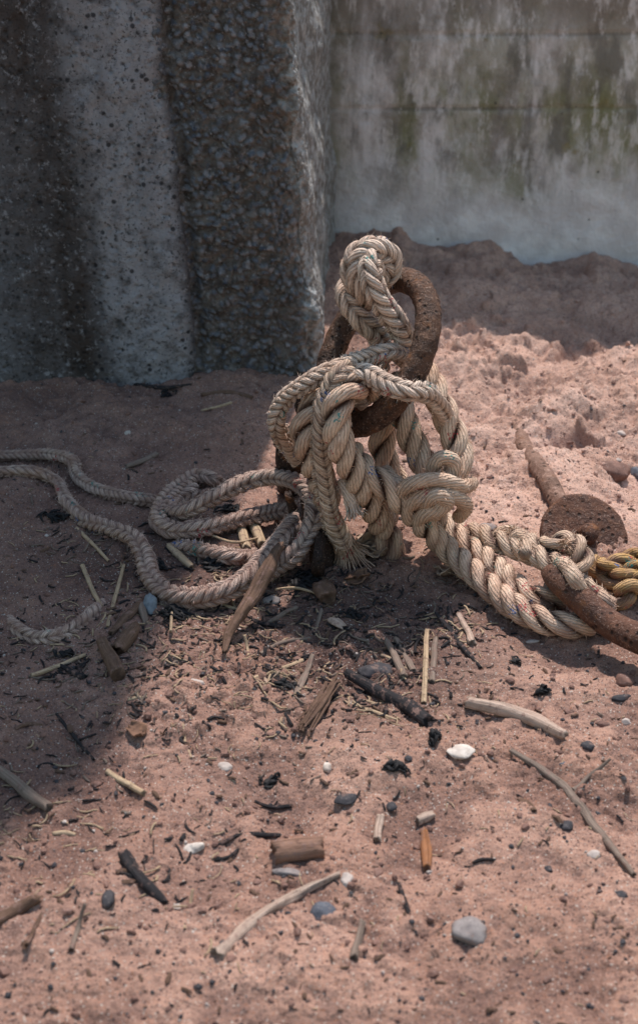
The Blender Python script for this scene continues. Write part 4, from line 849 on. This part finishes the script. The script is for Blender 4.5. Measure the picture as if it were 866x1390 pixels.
# ------------------------------------------------------------------ what nobody could count
def scatter(name, mat, count, rmin, rmax, seed, region, elong=1., label=None, cat=None):
    rg = np.random.default_rng(seed); mb = MB(); pts = []
    while len(pts) < count:
        px, py = rg.uniform(*region[0]), rg.uniform(*region[1]); d = ray(px, py); t = CAM_H/-d[2]; x, y = d[0]*t, d[1]*t
        dens = .35+.65*(math.exp(-((px-400)/220)**2-((py-880)/130)**2))
        if rg.uniform() > dens or y > 2.5 and x < .03 or y > 3.15: continue
        pts.append((x, y))
    pts = np.array(pts); z = gz(pts[:, 0], pts[:, 1]); n = len(pts)
    t = (1+5**.5)/2; I = np.array([(-1,t,0),(1,t,0),(-1,-t,0),(1,-t,0),(0,-1,t),(0,1,t),(0,-1,-t),(0,1,-t),(t,0,-1),(t,0,1),(-t,0,-1),(-t,0,1)])/1.9
    F = np.array([(0,11,5),(0,5,1),(0,1,7),(0,7,10),(0,10,11),(1,5,9),(5,11,4),(11,10,2),(10,7,6),(7,1,8),(3,9,4),(3,4,2),(3,2,6),(3,6,8),(3,8,9),(4,9,5),(2,4,11),(6,2,10),(8,6,7),(9,8,1)])
    r = rmin*(rmax/rmin)**(rg.uniform(0, 1, n)**2.2); a = rg.uniform(0, 6.28, n); sc = np.stack([r*elong*rg.uniform(.6, 1.3, n), r*rg.uniform(.6, 1.1, n), r*rg.uniform(.45, .9, n)], 1)
    V = I[None]*(1+rg.uniform(-.25, .25, (n, 12, 1)))*sc[:, None]
    ca, sa = np.cos(a)[:, None], np.sin(a)[:, None]; X = V[..., 0]*ca-V[..., 1]*sa; Y = V[..., 0]*sa+V[..., 1]*ca
    V = np.stack([X+pts[:, :1], Y+pts[:, 1:], V[..., 2]+(z+sc[:, 2]*.35)[:, None]], -1)
    mb.add(V.reshape(-1, 3), [(F[None]+np.arange(n)[:, None, None]*12).reshape(-1, 3)], fib=rg.uniform(0, 9, (n*12, 3)))
    return tag(mb.build(name, M[mat], origin=np.zeros(3), smooth=False), label, cat, kind='stuff')
full = ((-40, 900), (470, 1400))
scatter('dark_grit', 'dark_stone', 1300, .0010, .0042, 1, full, label='dark grit scattered over the sand', cat='grit')
scatter('pale_grit', 'pale_stone', 300, .0009, .0032, 2, full, label='pale shell grit scattered over the sand', cat='grit')
scatter('red_grit', 'red_stone', 2000, .0012, .0060, 3, full, label='red brown crumbs scattered over the sand', cat='grit')
scatter('sand_clods', 'clod', 1500, .0012, .0062, 8, ((470, 900), (400, 720)), label='small sand clods on the churned sand at the right', cat='clods')
scatter('wood_crumbs', 'brown_wood', 700, .0011, .0036, 4, full, 2.6, label='crumbs of brown wood scattered over the sand', cat='wood crumbs')
def litter(name, mat, count, seed, cx, cy, sx, sy, ln, wd, label, cat):
    """thin curved bits of stalk lying on the sand"""
    rg = np.random.default_rng(seed); mb = MB(); k = 0
    while k < count:
        px, py = rg.normal(cx, sx), rg.normal(cy, sy)
        if not (-30 < px < 900 and 530 < py < 1400): continue
        d = ray(px, py); t = CAM_H/-d[2]; x, y = d[0]*t, d[1]*t; k += 1
        L = rg.uniform(*ln)*rg.uniform(.5, 1); a = rg.uniform(0, 6.28); bend = rg.normal(0, .5); u = np.linspace(-.5, .5, 6); an = a+bend*u*2
        X = x+np.cumsum(np.cos(an))*L/6; Y = y+np.cumsum(np.sin(an))*L/6; w = rg.uniform(*wd)
        Z = gz(X, Y); Z = .5*Z+.5*np.linspace(Z[0], Z[-1], 6)+w*.5+rg.uniform(0, .0015); c = np.stack([X, Y, Z], 1); T, N, B = frames(c)
        th = np.arange(5)/5*2*math.pi; ww = w*(1-.5*np.abs(u)*2*rg.uniform(0, 1))
        V = c[:, None]+(np.cos(th)[None, :, None]*N[:, None]*.6+np.sin(th)[None, :, None]*B[:, None])*ww[:, None, None]
        fib = np.stack(np.meshgrid(u*L*60, th/2, indexing='ij')[::-1]+[np.full((6, 5), seed*3.+k)], -1)
        mb.add(V.reshape(-1, 3), [gridF(6, 5, True), [[0, 1, 2, 3, 4]], [[29, 28, 27, 26, 25]]], fib=fib.reshape(-1, 3))
    return tag(mb.build(name, M[mat], origin=np.zeros(3)), label, cat, kind='stuff')
litter('straw_litter', 'straw', 210, 5, 330, 860, 180, 85, (.010, .034), (.0006, .0013), 'short straw litter scattered round the ropes', 'straw litter')
litter('straw_litter', 'straw', 160, 6, 433, 950, 330, 230, (.006, .022), (.0005, .0012), 'fine straw litter scattered over all the sand', 'straw litter')
litter('dead_litter', 'black_wood', 460, 7, 370, 850, 170, 75, (.006, .036), (.0007, .0028), 'fine black plant litter round the ropes', 'plant litter')
litter('dead_litter', 'black_wood', 230, 8, 400, 1000, 300, 190, (.005, .018), (.0006, .0016), 'fine black plant litter over the sand', 'plant litter')
litter('wood_litter', 'brown_wood', 150, 9, 400, 890, 210, 120, (.006, .022), (.0010, .0028), 'small brown chips and fibres of wood on the sand', 'wood litter')
for i, (x, y, a, b2) in enumerate([(385,930,28,26), (545,890,30,24), (250,845,40,22), (430,850,50,26), (95,905,32,14), (620,850,26,20), (320,815,50,18), (110,735,40,22), (300,770,50,18), (230,905,40,25), (470, 790, 50, 22), (520, 960, 40, 20), (80, 850, 60, 40), (170, 960, 60, 40), (60, 1100, 60, 60), (230, 1180, 80, 50)]):
    litter('reed_litter', ('straw', 'grey_wood', 'straw')[i % 3], 26, 40+i, x, y, a, b2, (.012, .055), (.0007, .0019), 'drift of broken reed bits and stalks gathered near the ropes', 'reed litter')
    litter('weed_litter', 'black_wood', 18, 60+i, x, y, a*.8, b2*.8, (.010, .040), (.0008, .0024), 'drift of broken black weed gathered near the ropes', 'weed litter')
litter('wood_litter', 'grey_wood', 150, 10, 380, 880, 200, 100, (.006, .026), (.0008, .0022), 'small grey chips and fibres of wood on the sand', 'wood litter')

# ------------------------------------------------------------------ light, sky, camera
EL, AZ = R(61), R(7.5)
w = bpy.data.worlds.new('World'); SC.world = w; w.use_nodes = True; nt = w.node_tree; nt.nodes.clear()
o = nt.nodes.new('ShaderNodeOutputWorld'); b = nt.nodes.new('ShaderNodeBackground'); s = nt.nodes.new('ShaderNodeTexSky')
s.sky_type = 'NISHITA'; s.sun_disc = False; s.sun_elevation = EL; s.sun_rotation = AZ; s.air_density = 2.6; s.dust_density = 1.6; s.ozone_density = 5.0
nt.links.new(s.outputs[0], b.inputs[0]); nt.links.new(b.outputs[0], o.inputs[0]); b.inputs[1].default_value = .15
L = bpy.data.lights.new('sun', 'SUN'); L.energy = 5.0; L.angle = R(1.4); L.color = (1., .915, .85)
so = bpy.data.objects.new('sun', L); COL.objects.link(so)
sd = Vector((math.sin(AZ)*math.cos(EL), math.cos(AZ)*math.cos(EL), math.sin(EL))); so.rotation_euler = sd.to_track_quat('Z', 'Y').to_euler(); so.location = sd*8
cam = bpy.data.cameras.new('camera'); co = bpy.data.objects.new('camera', cam); COL.objects.link(co); SC.camera = co
co.location = (0, 0, CAM_H); co.rotation_euler = (math.pi/2-PITCH, 0, 0)
cam.sensor_fit = 'VERTICAL'; cam.sensor_height = 36; cam.sensor_width = 36; cam.lens = 36*FPX/1390; cam.clip_start = .02; cam.clip_end = 200
cam.dof.use_dof = True; cam.dof.focus_distance = 2.06; cam.dof.aperture_fstop = 5.6
SC.view_settings.view_transform = 'Standard'; SC.view_settings.look = 'None'; SC.view_settings.exposure = 0; SC.view_settings.gamma = 1
SC.cycles.use_denoising = True
SC.cycles.max_bounces = 6
